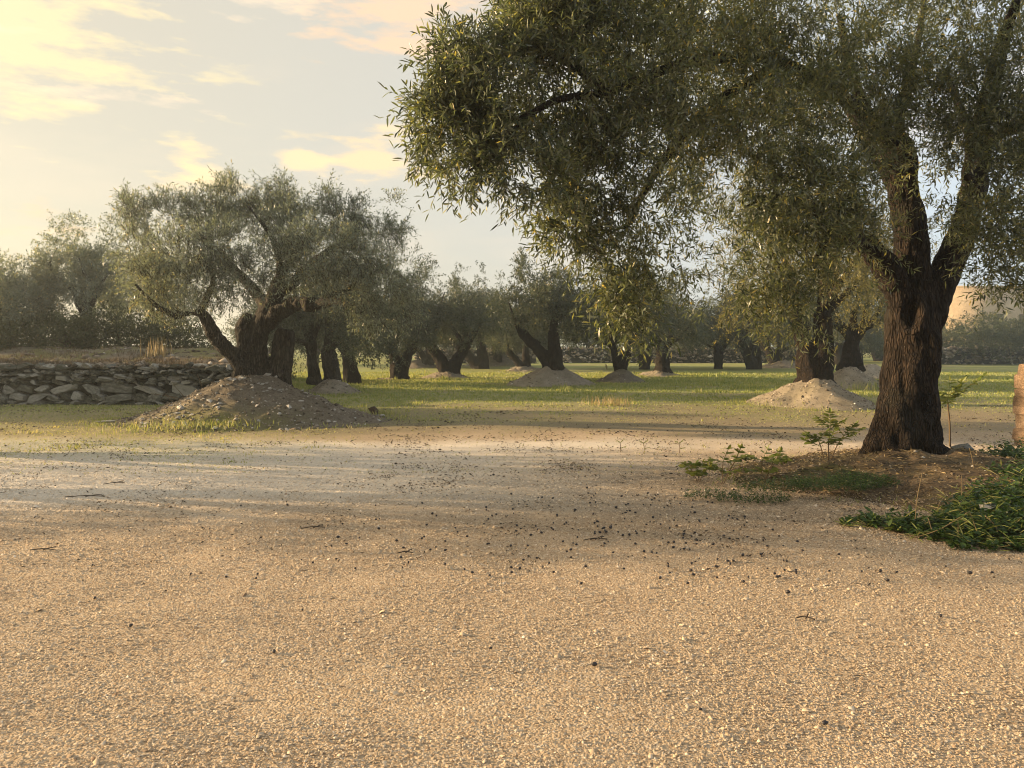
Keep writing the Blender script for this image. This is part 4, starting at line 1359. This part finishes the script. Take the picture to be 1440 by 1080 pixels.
def tuft(loc, n, h, label, seed, spread=.15, lean=.15, name='dry_grass_tuft', mat=None, wd=.006, cat='grass tuft', group=None):
    rng = np.random.default_rng(seed)
    root = empty(name, loc)
    parts = []
    c = np.array(loc) + np.stack([rng.normal(0, spread, n), rng.normal(0, spread, n), np.zeros(n)], 1)
    hh = h * rng.uniform(.5, 1.1, n)
    th = rng.uniform(0, 6.28, n)
    dv = np.stack([rng.normal(0, lean, n), rng.normal(0, lean, n), np.ones(n)], 1) * hh[:, None]
    u = np.stack([np.cos(th), np.sin(th), np.zeros(n)], 1) * wd
    bend = np.stack([rng.normal(0, lean, n), rng.normal(0, lean, n), np.zeros(n)], 1) * hh[:, None] * .6
    V = np.stack([c - u, c + u, c + dv * .6 + u * .7, c + dv * .6 - u * .7, c + dv + bend], 1)
    L = (np.arange(n)[:, None] * 5 + np.array([0, 1, 2, 3, 3, 2, 4])).ravel()
    T = np.tile([4, 3], n)
    o = mk('blades', V.reshape(-1, 3), L, T, mat or M_straw, root, {'tint': np.repeat(rng.uniform(0, 1, n), 5)})
    o['kind'] = 'stuff'
    tag(root, label, cat, group)
    return root


p = P(222, 492, 23)
tuft((p[0], 23, tz(p[0], 23)), 90, .62, 'tall tuft of dry straw grass standing on the terrace', 61, .16, .10, wd=.008)
tuft((2.55, 20.2, gh1(2.55, 20.2)), 160, .26, 'pale dry grass at the left foot of the double trunked olive mound', 62, .35, .25, wd=.006)
tuft((P(1215, 540, 27)[0], 27.0, gh1(12.4, 27)), 220, .35, 'grey green grass at the foot of the whitish heap', 63, .4, .25, wd=.008, mat=M_grass)
p = P(300, 600, 13.9)
tuft((p[0] - .4, 14.6, gh1(p[0], 14.6) + .1), 700, .12, 'yellow green grass at the sunlit foot of the left stony mound', 64, .5, .3, mat=M_grass, wd=.006)
tuft((-6.9, 14.55, .02), 350, .09, 'yellow grass on the long left tail of the stony mound', 65, .5, .3, mat=M_grass, wd=.006)


def dry_branches():
    rng = np.random.default_rng(66)
    root = empty('dry_branches', (P(270, 560, 18.6)[0], 18.6, 0))
    tag(root, 'bare dry pruned branches lying between the wall and the left mound', 'branches')
    c = P(268, 565, 18.6)
    for i in range(11):
        a = rng.uniform(-1.2, 1.3)
        l = rng.uniform(.5, 1.1)
        s = c + np.array([rng.uniform(-.5, .5), rng.uniform(-.3, .3), -.1])
        e = s + np.array([math.sin(a) * l, rng.uniform(-.3, .3), math.cos(a) * l * .75])
        m = (s + e) / 2 + rng.normal(0, .07, 3)
        limb(root, [v4(s, .014), v4(m, .011), v4(e, .005)], M_stem, 5, i, 'branch')


dry_branches()

# ------------------------------------------------------------------ far walls
def rubble_wall(x0, x1, y, h, label, seed, n, size):
    rng = np.random.default_rng(seed)
    root = empty('stone_wall', ((x0 + x1) / 2, y, 0))
    tag(root, label, 'stone wall')
    xs = np.linspace(x0, x1, 50)
    nz = np.array([0, .5, 1, 1, 0])
    ny = np.array([-.5, -.42, -.3, .3, .5])
    V = []
    for a, b in zip(ny, nz):
        hh = h * (.85 + .3 * fb2(xs, xs * 0, .3, seed, 3))
        V.append(np.stack([xs, y + a * .9 + .1 * (fb2(xs, xs * 0 + a, 1.2, seed, 2) - .5), hh * b - .05], 1))
    V = np.vstack(V)
    i = np.arange(250).reshape(5, 50)
    q = np.stack([i[:-1, :-1], i[:-1, 1:], i[1:, 1:], i[1:, :-1]], -1).reshape(-1, 4)
    mk('core', V, q, np.full(len(q), 4), M_core, root)
    x = rng.uniform(x0, x1, n)
    t = rng.uniform(0, 1, n)
    yy = y - .45 + .15 * t + rng.normal(0, .05, n)
    zz = t * h * 1.02
    top = rng.uniform(0, 1, n) < .2
    yy[top] = y + rng.uniform(-.3, .3, top.sum())
    zz[top] = h * rng.uniform(.97, 1.08, top.sum())
    o = rock_field('stones', np.stack([x, yy, zz], 1), rng.lognormal(math.log(size), .35, n), M_rubble, seed, root, np.clip(rng.normal(.6, .2, n), 0, 1), .55)
    o['kind'] = 'stuff'


rubble_wall(32, 49, 61, 1.25, 'low dry stone wall far away at right below the golden bushes', 71, 900, .17)
rubble_wall(4, 30, 66, 1.2, 'low dry stone wall far behind the trees right of centre', 72, 900, .18)
rubble_wall(-8, 2, 64, 1.1, 'low reddish stone wall far behind the central olives', 73, 350, .18)


def house():
    D = 92
    x0 = (1322 - 720) / F * D
    root = empty('house', (x0 + 6, D + 4, 0))
    tag(root, 'pale ochre plastered house far away behind the bushes at right', 'house')
    root.rotation_euler = (0, 0, 0)

    def box(name, a, b, mat, par):
        (ax, ay, az), (bx, by, bz) = a, b
        V = [(ax, ay, az), (bx, ay, az), (bx, by, az), (ax, by, az), (ax, ay, bz), (bx, ay, bz), (bx, by, bz), (ax, by, bz)]
        L = [0, 1, 5, 4, 1, 2, 6, 5, 2, 3, 7, 6, 3, 0, 4, 7, 4, 5, 6, 7, 3, 2, 1, 0]
        o = bpy.data.objects.new(name, None)
        bpy.data.objects.remove(o)
        return mk(name, V, L, [4] * 6, mat, par)
    wl_ = box('wall', (x0, D, -.1), (x0 + 12, D + 8, 8.4), M_house, root)
    box('cornice', (x0 - .12, D - .12, 8.4), (x0 + 12.12, D + 8.12, 8.6), M_house, root)
    for wx in (6.5, 9.5):
        w = box('window', (x0 + wx, D - .05, 3.6), (x0 + wx + 1.1, D + .02, 5.2), M_frame, root)


house()


# ------------------------------------------------------------------ stone pillar at the right edge
def pillar():
    rng = random.Random(8)
    D = 11.6
    xl = (1429 - 720) / F * D + .42
    root = empty('stone_pillar', (xl + .35, D, gh1(xl, D)))
    tag(root, 'stacked stone gate pillar lit orange at the right edge of the photo', 'pillar')
    z = gh1(xl, D) - .03
    top = P(0, 512, D)[2]
    i = 0
    while z < top - .03:
        h = rng.uniform(.1, .24)
        cuts = [0, rng.uniform(.28, .42), .7]
        for a, b in zip(cuts[:-1], cuts[1:]):
            off = -.07 if z < .9 else 0
            for dy in (0, .36):
                o = bpy.data.objects.new('stone', pillar_meshes[i % 6])
                COL.objects.link(o)
                o.parent = root
                o.location = Vector((xl + off + (a + b) / 2 + rng.uniform(-.03, .03), D + dy, z + h / 2)) - root.location
                o.rotation_euler = (rng.uniform(-.05, .05), rng.uniform(-.05, .05), rng.uniform(-.06, .06) + (math.pi if dy else 0))
                o.scale = (b - a + .05, .42, h * 1.12)
                i += 1
        z += h


pillar()


# ------------------------------------------------------------------ saplings and weeds
def pinnate(base, tip, n, ll, lw, rng, sag=.1):
    """a compound leaf: rachis with opposite leaflets -> geometry"""
    base, tip = np.array(base), np.array(tip)
    t = np.linspace(.18, 1, n)
    ax = tip - base
    pos = base + ax * t[:, None] - np.array([0, 0, 1]) * (sag * np.linalg.norm(ax) * t ** 2)[:, None]
    tn = nrm(ax)
    side = nrm(np.cross(tn, np.array([0.1, .3, 1.0])))
    B = np.concatenate([pos, pos, pos[-1:]])
    k = np.concatenate([side[None] * .8 + tn * .55 - np.array([0, 0, .25])] * n + [-side[None] * .8 + tn * .55 - np.array([0, 0, .25])] * n + [tn[None]])
    A = nrm(k + rng.normal(0, .12, k.shape))
    m = len(B)
    wd = nrm(np.cross(A, rng.normal(0, .3, (m, 3)) + np.array([0, -.5, 1.0])))
    prof = np.concatenate([np.sin(np.clip(t, 0, .93) * 3.0) * .6 + .5] * 2 + [np.array([.7])])
    V, L, T, kk = leaf_geo(B, A, wd, np.cross(wd, A), ll * prof * rng.uniform(.85, 1.15, m), np.full(m, lw) * prof, True)
    tv, tl, tt = tube([v4(base, .003), v4(pos[n // 2], .0025), v4(pos[-1], .0015)], 4, 6)
    tint = np.concatenate([np.repeat(np.clip(rng.normal(.5, .2, m), 0, 1), kk), np.full(len(tv), .6)])
    V2_, L2, T2 = join([(V, L, T), (tv, tl, tt)])
    return V2_, L2, T2, tint


def sapling(loc, stems, label, seed, ll=.06, lw=.022, group='saplings round the near olive'):
    """stems: list of (stem polyline [(dx,dy,dz,r)...], fronds [(t index, dx,dy,dz,n)])"""
    rng = np.random.default_rng(seed)
    root = empty('sapling', loc)
    tag(root, label, 'sapling', group)
    b = np.array(loc)
    for pl, fr in stems:
        pts = [v4(b + np.array(q[:3]), q[3]) for q in pl]
        stem = limb(root, pts, M_stem, 6, seed, 'stem')
        for idx, dx, dy, dz, n in fr:
            s = np.array(pts[idx][:3])
            V, L, T, tint = pinnate(s, s + np.array([dx, dy, dz]), n, ll, lw, rng)
            mk('frond', V, L, T, M_sapling, stem, {'tint': tint})
    return root


D = 9.9
b = P(1336, 617, D)
s_ = D / F
x, y, z = main_surf(np.array([.4]), np.array([.3]))
sapling((b[0], D, b[2]), [([(0, 0, -.1, .013), (-.005, 0, .2, .011), (-.03, 0, .45, .009)], [(2, -.03, -.1, .34, 6), (2, -.18, .05, .22, 5), (2, .40, -.1, .42, 10), (2, .27, .1, .36, 8), (2, -.12, -.2, .12, 5), (2, .1, -.1, .3, 6)])],
        'slender sapling with one long feathery frond right of the near trunk', 1001, .11, .05)
D = 8.9
b = P(1165, 640, D)
sapling((b[0], D, b[2]), [([(0, 0, -.06, .008), (0, 0, .12, .006), (.02, 0, .3, .004)], [(2, .16, 0, .12, 6), (2, -.14, 0, .14, 6), (1, .25, -.1, .16, 7), (1, -.25, -.05, .16, 7), (2, .02, .05, .2, 6), (1, .12, .1, .22, 6)]),
                          ([(.05, .05, -.06, .007), (.12, .05, .1, .005), (.2, .05, .22, .004)], [(2, .2, 0, .1, 6), (2, .08, -.1, .16, 6), (1, -.1, -.15, .12, 5), (2, -.08, .1, .14, 5)]),
                          ([(-.05, 0, -.06, .006), (-.09, 0, .1, .005), (-.12, 0, .18, .004)], [(2, -.16, -.05, .08, 6), (2, .05, -.1, .12, 6), (1, -.18, 0, .1, 5)])],
        'bushy leafy sapling at the left foot of the near trunk', 1002, .10, .045)
for i, (px, py, D, sc, lab) in enumerate([(1015, 672, 8.7, 1.35, 'low sapling with rounded leaves left of the near mound'), (982, 660, 8.9, .7, 'small seedling at the far left of the near mound'), (1072, 668, 8.6, 1.2, 'low spreading sapling on the left tail of the near mound')]):
    b = P(px, py, D)
    rr = np.random.default_rng(80 + i)
    st = []
    for k in range(3):
        a = rr.uniform(0, 6.28)
        st.append(([(0, 0, -.04, .005), (.06 * sc * math.cos(a), .06 * math.sin(a), .1 * sc, .004), (.12 * sc * math.cos(a), .1 * math.sin(a), .2 * sc, .003)],
                   [(2, .14 * sc * math.cos(a + .8), .1 * math.sin(a + .8), .05, 4), (2, .13 * sc * math.cos(a - .8), .1 * math.sin(a - .8), .06, 4), (1, .14 * sc * math.cos(a + 2), .1 * math.sin(a + 2), .05, 4), (2, .05, -.03, .12 * sc, 3)]))
    sapling((b[0], D, gh1(b[0], D) + (.03 if i == 2 else 0)), st, lab, 1010 + i, .095, .05)
for i, (px, py, D) in enumerate([(872, 637, 11.3), (905, 640, 11.2), (955, 640, 11.2)]):
    b = P(px, py, D)
    sapling((b[0], D, gh1(b[0], D)), [([(0, 0, -.02, .004), (.01, 0, .06, .003), (.0, 0, .14, .002)], [(2, .05, 0, .05, 3), (2, -.05, 0, .04, 3), (1, .06, -.02, .03, 3)])],
            ['tiny seedling in the lit strip, leftmost of the three', 'tiny seedling in the lit strip, middle of the three', 'tiny seedling in the lit strip, rightmost of the three'][i], 1020 + i, .04, .02)


def weeds(name, pts, n, hmax, label, seed, ll=.055, lw=.03, mat=None):
    """ground cover of leafy stems inside blobs (x, y, z, rx, ry, h)"""
    rng = np.random.default_rng(seed)
    pts = np.asarray(pts, float)
    w = pts[:, 3] * pts[:, 4]
    i = rng.choice(len(pts), n, p=w / w.sum())
    a = rng.uniform(0, 6.28, n)
    q = np.sqrt(rng.uniform(0, 1, n))
    x = pts[i, 0] + np.cos(a) * q * pts[i, 3]
    y = pts[i, 1] + np.sin(a) * q * pts[i, 4]
    z0 = pts[i, 2]
    h = pts[i, 5] * rng.uniform(.25, 1.0, n) * (1.05 - .55 * q ** 3) * (.55 + .9 * fb2(x, y, 2.2, seed, 3))
    K = 9
    t = (np.arange(K) + 1.0) / K
    lean = rng.normal(0, .3, (n, 2))
    base = np.stack([x[:, None] + lean[:, :1] * h[:, None] * t, y[:, None] + lean[:, 1:] * h[:, None] * t, z0[:, None] + h[:, None] * t], -1).reshape(-1, 3)
    m = len(base)
    ph = rng.uniform(0, 6.28, m)
    A = nrm(np.stack([np.cos(ph), np.sin(ph), rng.normal(.25, .35, m)], 1))
    wd = nrm(np.cross(A, rng.normal(0, .3, (m, 3)) + np.array([0, 0, 1.0])))
    V, L, T, kk = leaf_geo(base, A, wd, np.cross(wd, A), ll * rng.uniform(.5, 1.25, m), lw * rng.uniform(.6, 1.2, m), True)
    o = mk(name, V, L, T, mat or M_weed, None, {'tint': np.repeat(np.clip(rng.normal(.45, .22, m), 0, 1), kk)})
    tag(o, label, kind='stuff')


G = lambda px, py, D: ((px - 720) / F * D, D)
W1 = []
for px, D, rx, ry, h in [(1215, 6.8, .22, .14, .10), (1250, 6.7, .25, .18, .16), (1290, 6.55, .3, .22, .22), (1330, 6.45, .35, .3, .28), (1370, 6.45, .35, .35, .36), (1410, 6.5, .4, .5, .44), (1460, 6.7, .5, .7, .5), (1430, 7.2, .4, .5, .42), (1400, 7.0, .35, .4, .30), (1340, 6.2, .25, .12, .16), (1420, 6.1, .4, .2, .24), (1500, 7.2, .5, .8, .5), (1385, 6.0, .3, .1, .14)]:
    x, y = G(px, 0, D)
    W1.append((x, y, gh1(x, y), rx, ry, h * .82))
weeds('weeds', W1, 1150, .3, 'dark green leafy weeds at the lower right edge of the gravel', 2001, .07, .034)
W4 = [(a, b, c, d * 1.15, e * 1.25, f * 1.1) for a, b, c, d, e, f in W1]
weeds('grassy_weeds', W4, 170, .3, 'narrow bladed grassy weeds mixed into the dark green weeds', 2011, .13, .012, M_grass)
W2 = []
for px, D, rx, ry, h in [(1395, 9.3, .35, .4, .22), (1435, 9.0, .4, .5, .3), (1470, 9.4, .5, .6, .3), (1360, 9.9, .2, .2, .15), (1420, 8.3, .3, .3, .2), (1450, 7.8, .3, .3, .3)]:
    x, y = G(px, 0, D)
    W2.append((x, y, gh1(x, y) + .12, rx, ry, h))
weeds('weeds', W2, 800, .3, 'green weeds in front of the stone pillar at the right edge', 2002, .065, .028)
W3 = []
for px, D, rx, ry, h in [(1100, 7.9, .5, .2, .05), (1170, 8.0, .5, .3, .06), (1210, 8.2, .4, .3, .06), (1060, 7.7, .4, .15, .04), (1000, 7.9, .3, .12, .03)]:
    x, y = G(px, 0, D)
    W3.append((x, y, gh1(x, y) + (.10 if px > 1080 else .02), rx, ry, h + .08))
weeds('moss_cover', W3, 1100, .1, 'small mossy ground cover on the front of the near mound', 2003, .022, .012, M_weed)

# pale straws lying over the weeds
rs = np.random.default_rng(3000)
root = empty('dry_stalks', (3.7, 6.5, 0))
tag(root, 'thin pale dry stalks bent over the dark green weeds at lower right', 'dry stalks')
for pl in [[(1282, 757, 6.25), (1320, 745, 6.2), (1364, 719, 6.2)], [(1364, 720, 6.2), (1375, 750, 6.15), (1390, 785, 6.1)], [(1347, 730, 6.2), (1348, 760, 6.15), (1349, 780, 6.1)], [(1287, 730, 6.4), (1290, 700, 6.5), (1297, 665, 6.6)],
           [(1305, 728, 6.4), (1312, 750, 6.3), (1318, 768, 6.2)], [(1385, 725, 6.2), (1400, 740, 6.15), (1405, 758, 6.1)], [(1360, 775, 6.1), (1380, 765, 6.1), (1395, 772, 6.05)], [(1395, 772, 6.05), (1402, 776, 6.05), (1415, 786, 6.0)],
           [(1352, 700, 6.6), (1353, 680, 6.7), (1352, 668, 6.8)], [(1370, 660, 7.6), (1366, 640, 7.6), (1363, 630, 7.6)], [(1318, 718, 6.6), (1322, 706, 6.6), (1330, 698, 6.7)], [(1275, 700, 6.8), (1290, 712, 6.7), (1302, 716, 6.6)]]:
    limb(root, [v4(P(*q), .0028) for q in pl], M_straw, 4, 1, 'stalk')

# ------------------------------------------------------------------ single rocks
lump_me = stone_meshes[2].copy()
lump_me.materials.clear()
lump_me.materials.append(M_lump)
tag(put_stone(tuple(P(1388, 712, 6.75)), .11, None, 3, name='rock'), 'flat white rock lying among the dark green weeds', 'rock')
grey_me = stone_meshes[4].copy()
grey_me.materials.clear()
grey_me.materials.append(M_stone)
tag(put_stone(tuple(P(1352, 634, 9.6)), .17, None, 4, grey_me, 'rock'), 'grey rock right behind the foot of the near trunk', 'rock')
tag(put_stone(tuple(P(1394, 664, 8.5)), .10, None, 5, lump_me, 'rock'), 'brownish rock between the near mound and the weeds', 'rock')
tag(put_stone((P(525, 588, 17.6)[0], 17.6, gh1(-3.2, 17.6) + .07), .18, None, 2, lump_me, 'rock'), 'dark brown lump of rock right of the left stony mound', 'rock')
tuft((P(540, 588, 17.6)[0], 17.6, gh1(-2.9, 17.6)), 160, .12, 'green grass tuft beside the dark brown lump', 67, .18, .3, mat=M_grass, wd=.008, name='grass_tuft')
o = put_stone((P(148, 596, 15.8)[0], 15.8, .02), .22, None, 1, name='rock')
o.scale = (.24, .12, .03)
o.rotation_euler = (0, 0, .1)
tag(o, 'flat pale slab lying on the grass left of the stony mound', 'rock')


# ------------------------------------------------------------------ fallen olives and sticks
def fallen():
    rng = np.random.default_rng(4000)
    V = rocks(rng, 1)[0]
    # a 20 faced drop: rings
    Vv, Fc = [], []
    zs = [(-1, .35), (-.45, .92), (.35, .95), (.95, .4)]
    for z, r in zs:
        for k in range(6):
            a = k * math.pi / 3
            Vv.append((z * 1.25, math.cos(a) * r, math.sin(a) * r))
    for i in range(3):
        for k in range(6):
            Fc.append((i * 6 + k, i * 6 + (k + 1) % 6, i * 6 + 6 + (k + 1) % 6, i * 6 + 6 + k))
    Fc.append((5, 4, 3, 2, 1, 0))
    Fc.append((18, 19, 20, 21, 22, 23))
    me = bpy.data.meshes.new('fallen_olive')
    me.from_pydata(Vv, [], Fc)
    me.polygons.foreach_set('use_smooth', np.ones(len(me.polygons), bool))
    me.materials.append(M_fallen)
    pts = []
    for px, py in [(360, 812), (362, 806), (184, 878), (318, 810), (130, 792), (133, 838), (425, 857), (385, 916), (690, 912), (836, 936), (985, 998), (1160, 1018), (1323, 865), (1108, 833), (440, 790), (268, 806), (424, 786),
                   (1166, 802), (1103, 801), (1119, 801), (1093, 811), (1238, 802), (1261, 803), (1248, 815), (1364, 804), (1330, 795), (1395, 803), (1096, 810), (967, 820), (975, 808), (1045, 818), (1265, 787)]:
        Dd = 1.58 * F / (py - 484)
        pts.append(((px - 720) / F * Dd, Dd))
    while len(pts) < 300:
        if rng.uniform() < .75:
            px, py = rng.normal(900, 170), rng.normal(738, 44)
        else:
            px, py = rng.uniform(470, 1240), rng.uniform(650, 815)
        if not (300 < px < 1420 and 640 < py < 825) or (px > 1060 and py < 760 and rng.uniform() < .8) or (px > 1180 and py < 795):
            continue
        Dd = 1.59 * F / (py - 484)
        pts.append(((px - 720) / F * Dd, Dd))
    for i, (x, y) in enumerate(pts):
        o = bpy.data.objects.new('fallen_olive', me)
        COL.objects.link(o)
        s = rng.choice([rng.uniform(.007, .0095), rng.uniform(.009, .0125)])
        o.scale = (s, s * rng.uniform(.85, 1), s * rng.uniform(.8, 1))
        o.location = (x, y, gh1(x, y) + s * .8 + .004)
        o.rotation_euler = (rng.uniform(-.3, .3), rng.uniform(-.3, .3), rng.uniform(0, 6.28))
        tag(o, 'small black ripe olive fallen on the gravel', 'olive', 'black olives fallen on the gravel')


fallen()
for i, (px, py, ln, ang, lab) in enumerate([(120, 697, .4, .1, 'thin stick lying flat on the pale gravel at left'), (160, 678, .22, .5, 'short forked twig on the pale gravel at left'), (60, 771, .2, 0, 'short twig on the tan gravel at far left'),
                                            (440, 742, .2, .2, 'dark twig with leaves near the left of the littered gravel'),
                                            (837, 757, .2, .2, 'dark twig among fallen olives, left of a pair in the littered gravel'), (842, 757, .14, 0, 'dark twig among fallen olives, right of a pair in the littered gravel'), (1133, 871, .10, -.3, 'small dark twig on open gravel right of centre'),
                                            (570, 777, .12, 0, 'tiny twig on the warm gravel left of centre')]):
    Dd = 1.58 * F / (py - 484)
    b = np.array([(px - 720) / F * Dd, Dd, 0])
    b[2] = gh1(b[0], b[1]) + .012
    dv = np.array([math.cos(ang), math.sin(ang), 0]) * ln * .5
    root = empty('twig', b)
    tag(root, lab, 'twig', 'twigs lying on the gravel')
    limb(root, [v4(b - dv, .0035), v4(b + np.array([0, .02, .006]), .004), v4(b + dv, .0025)], M_twig, 5, i, 'stick')
    limb(root, [v4(b, .003), v4(b + dv * .4 + np.array([0, .03, .01]), .0025), v4(b + dv * .7 + np.array([0, .06, .01]), .002)], M_twig, 4, i + 50, 'side_shoot')


# ------------------------------------------------------------------ haze
def haze():
    m = bpy.data.materials.new('haze_air')
    m.use_nodes = True
    t = m.node_tree
    for n in list(t.nodes):
        t.nodes.remove(n)
    out = t.nodes.new('ShaderNodeOutputMaterial')
    pv = N(t, 'ShaderNodeVolumePrincipled', {'Color': (0.82, 0.91, 0.98, 1), 'Density': HAZE, 'Anisotropy': 0.7})
    t.links.new(pv.outputs[0], out.inputs['Volume'])
    V = [(-520, -60, -1.5), (520, -60, -1.5), (520, 620, -1.5), (-520, 620, -1.5), (-520, -60, 12), (520, -60, 12), (520, 620, 12), (-520, 620, 12)]
    L = [0, 1, 5, 4, 1, 2, 6, 5, 2, 3, 7, 6, 3, 0, 4, 7, 4, 5, 6, 7, 3, 2, 1, 0]
    o = mk('haze', V, L, [4] * 6, m)
    tag(o, 'light warm haze hanging in the air of the grove', kind='stuff')


if HAZE > 0:
    haze()


# ------------------------------------------------------------------ dead leaves and straw on the near mound
def mound_litter():
    rng = np.random.default_rng(5001)
    n = 9000
    X, Y, Z = main_surf(np.sqrt(rng.uniform(0.02, 1.05, n)), rng.uniform(0, 6.28, n))
    th = rng.uniform(0, 6.28, n)
    l = rng.uniform(.015, .04, n)
    w = rng.uniform(.004, .007, n)
    long_ = rng.uniform(0, 1, n) < .12
    l[long_] *= 3.2
    w[long_] *= .45
    u = np.stack([np.cos(th), np.sin(th), rng.normal(0, .3, n)], 1) * l[:, None]
    v = np.stack([-np.sin(th), np.cos(th), rng.normal(0, .6, n)], 1) * w[:, None]
    c = np.stack([X, Y, Z + .012], 1)
    V = np.stack([c - u, c + v, c + u, c - v], 1).reshape(-1, 3)
    for nm, mat, sel in (('dead_leaves', M_litter, ~long_ & (rng.uniform(0, 1, n) < .6)), ('straw', M_straw, None)):
        if sel is None:
            sel = ~prev
        prev = sel
        k = np.where(sel)[0]
        VV = V.reshape(n, 4, 3)[k].reshape(-1, 3)
        o = mk(nm, VV, np.arange(len(k) * 4), np.full(len(k), 4), mat, main_mound, {'tint': np.repeat(rng.uniform(0, 1, len(k)), 4)})
        o['kind'] = 'stuff'


mound_litter()


def mound_chips():
    rng = np.random.default_rng(5002)
    n = 9000
    r = 1.06 - np.abs(rng.normal(0, .13, n))
    X, Y, Z = main_surf(r, rng.uniform(0, 6.28, n))
    Z = np.maximum(Z, gh(X, Y))
    o = chips('gravel', X, Y, Z + .002, rng.lognormal(math.log(.013), .35, n), M_chip, 5003, None, .5, main_mound)
    o['kind'] = 'stuff'


mound_chips()


def terrace_grass():
    rng = np.random.default_rng(5005)
    n = 9000
    x = rng.uniform(-16, -7.2, n)
    y = 20.6 + np.abs(rng.normal(0, 2.6, n))
    k = fb2(x, y, 1.3, 98, 3) > .46
    x, y = x[k], y[k]
    n = len(x)
    z = terr(x, y) + .02
    h = rng.uniform(.04, .15, n)
    th = rng.uniform(0, 6.28, n)
    u = np.stack([np.cos(th), np.sin(th), th * 0], 1) * .008
    c = np.stack([x, y, z], 1)
    V = np.stack([c - u, c + u, c + np.stack([rng.normal(0, .05, n), rng.normal(0, .05, n), h], 1)], 1)
    o = mk('terrace_grass', V.reshape(-1, 3), np.arange(n * 3), np.full(n, 3), M_litter, None, {'tint': np.repeat(np.clip(rng.normal(.7, .3, n), 0, 1), 3)})
    tag(o, 'rough dry grass growing on top of the stone terrace', kind='stuff')


terrace_grass()
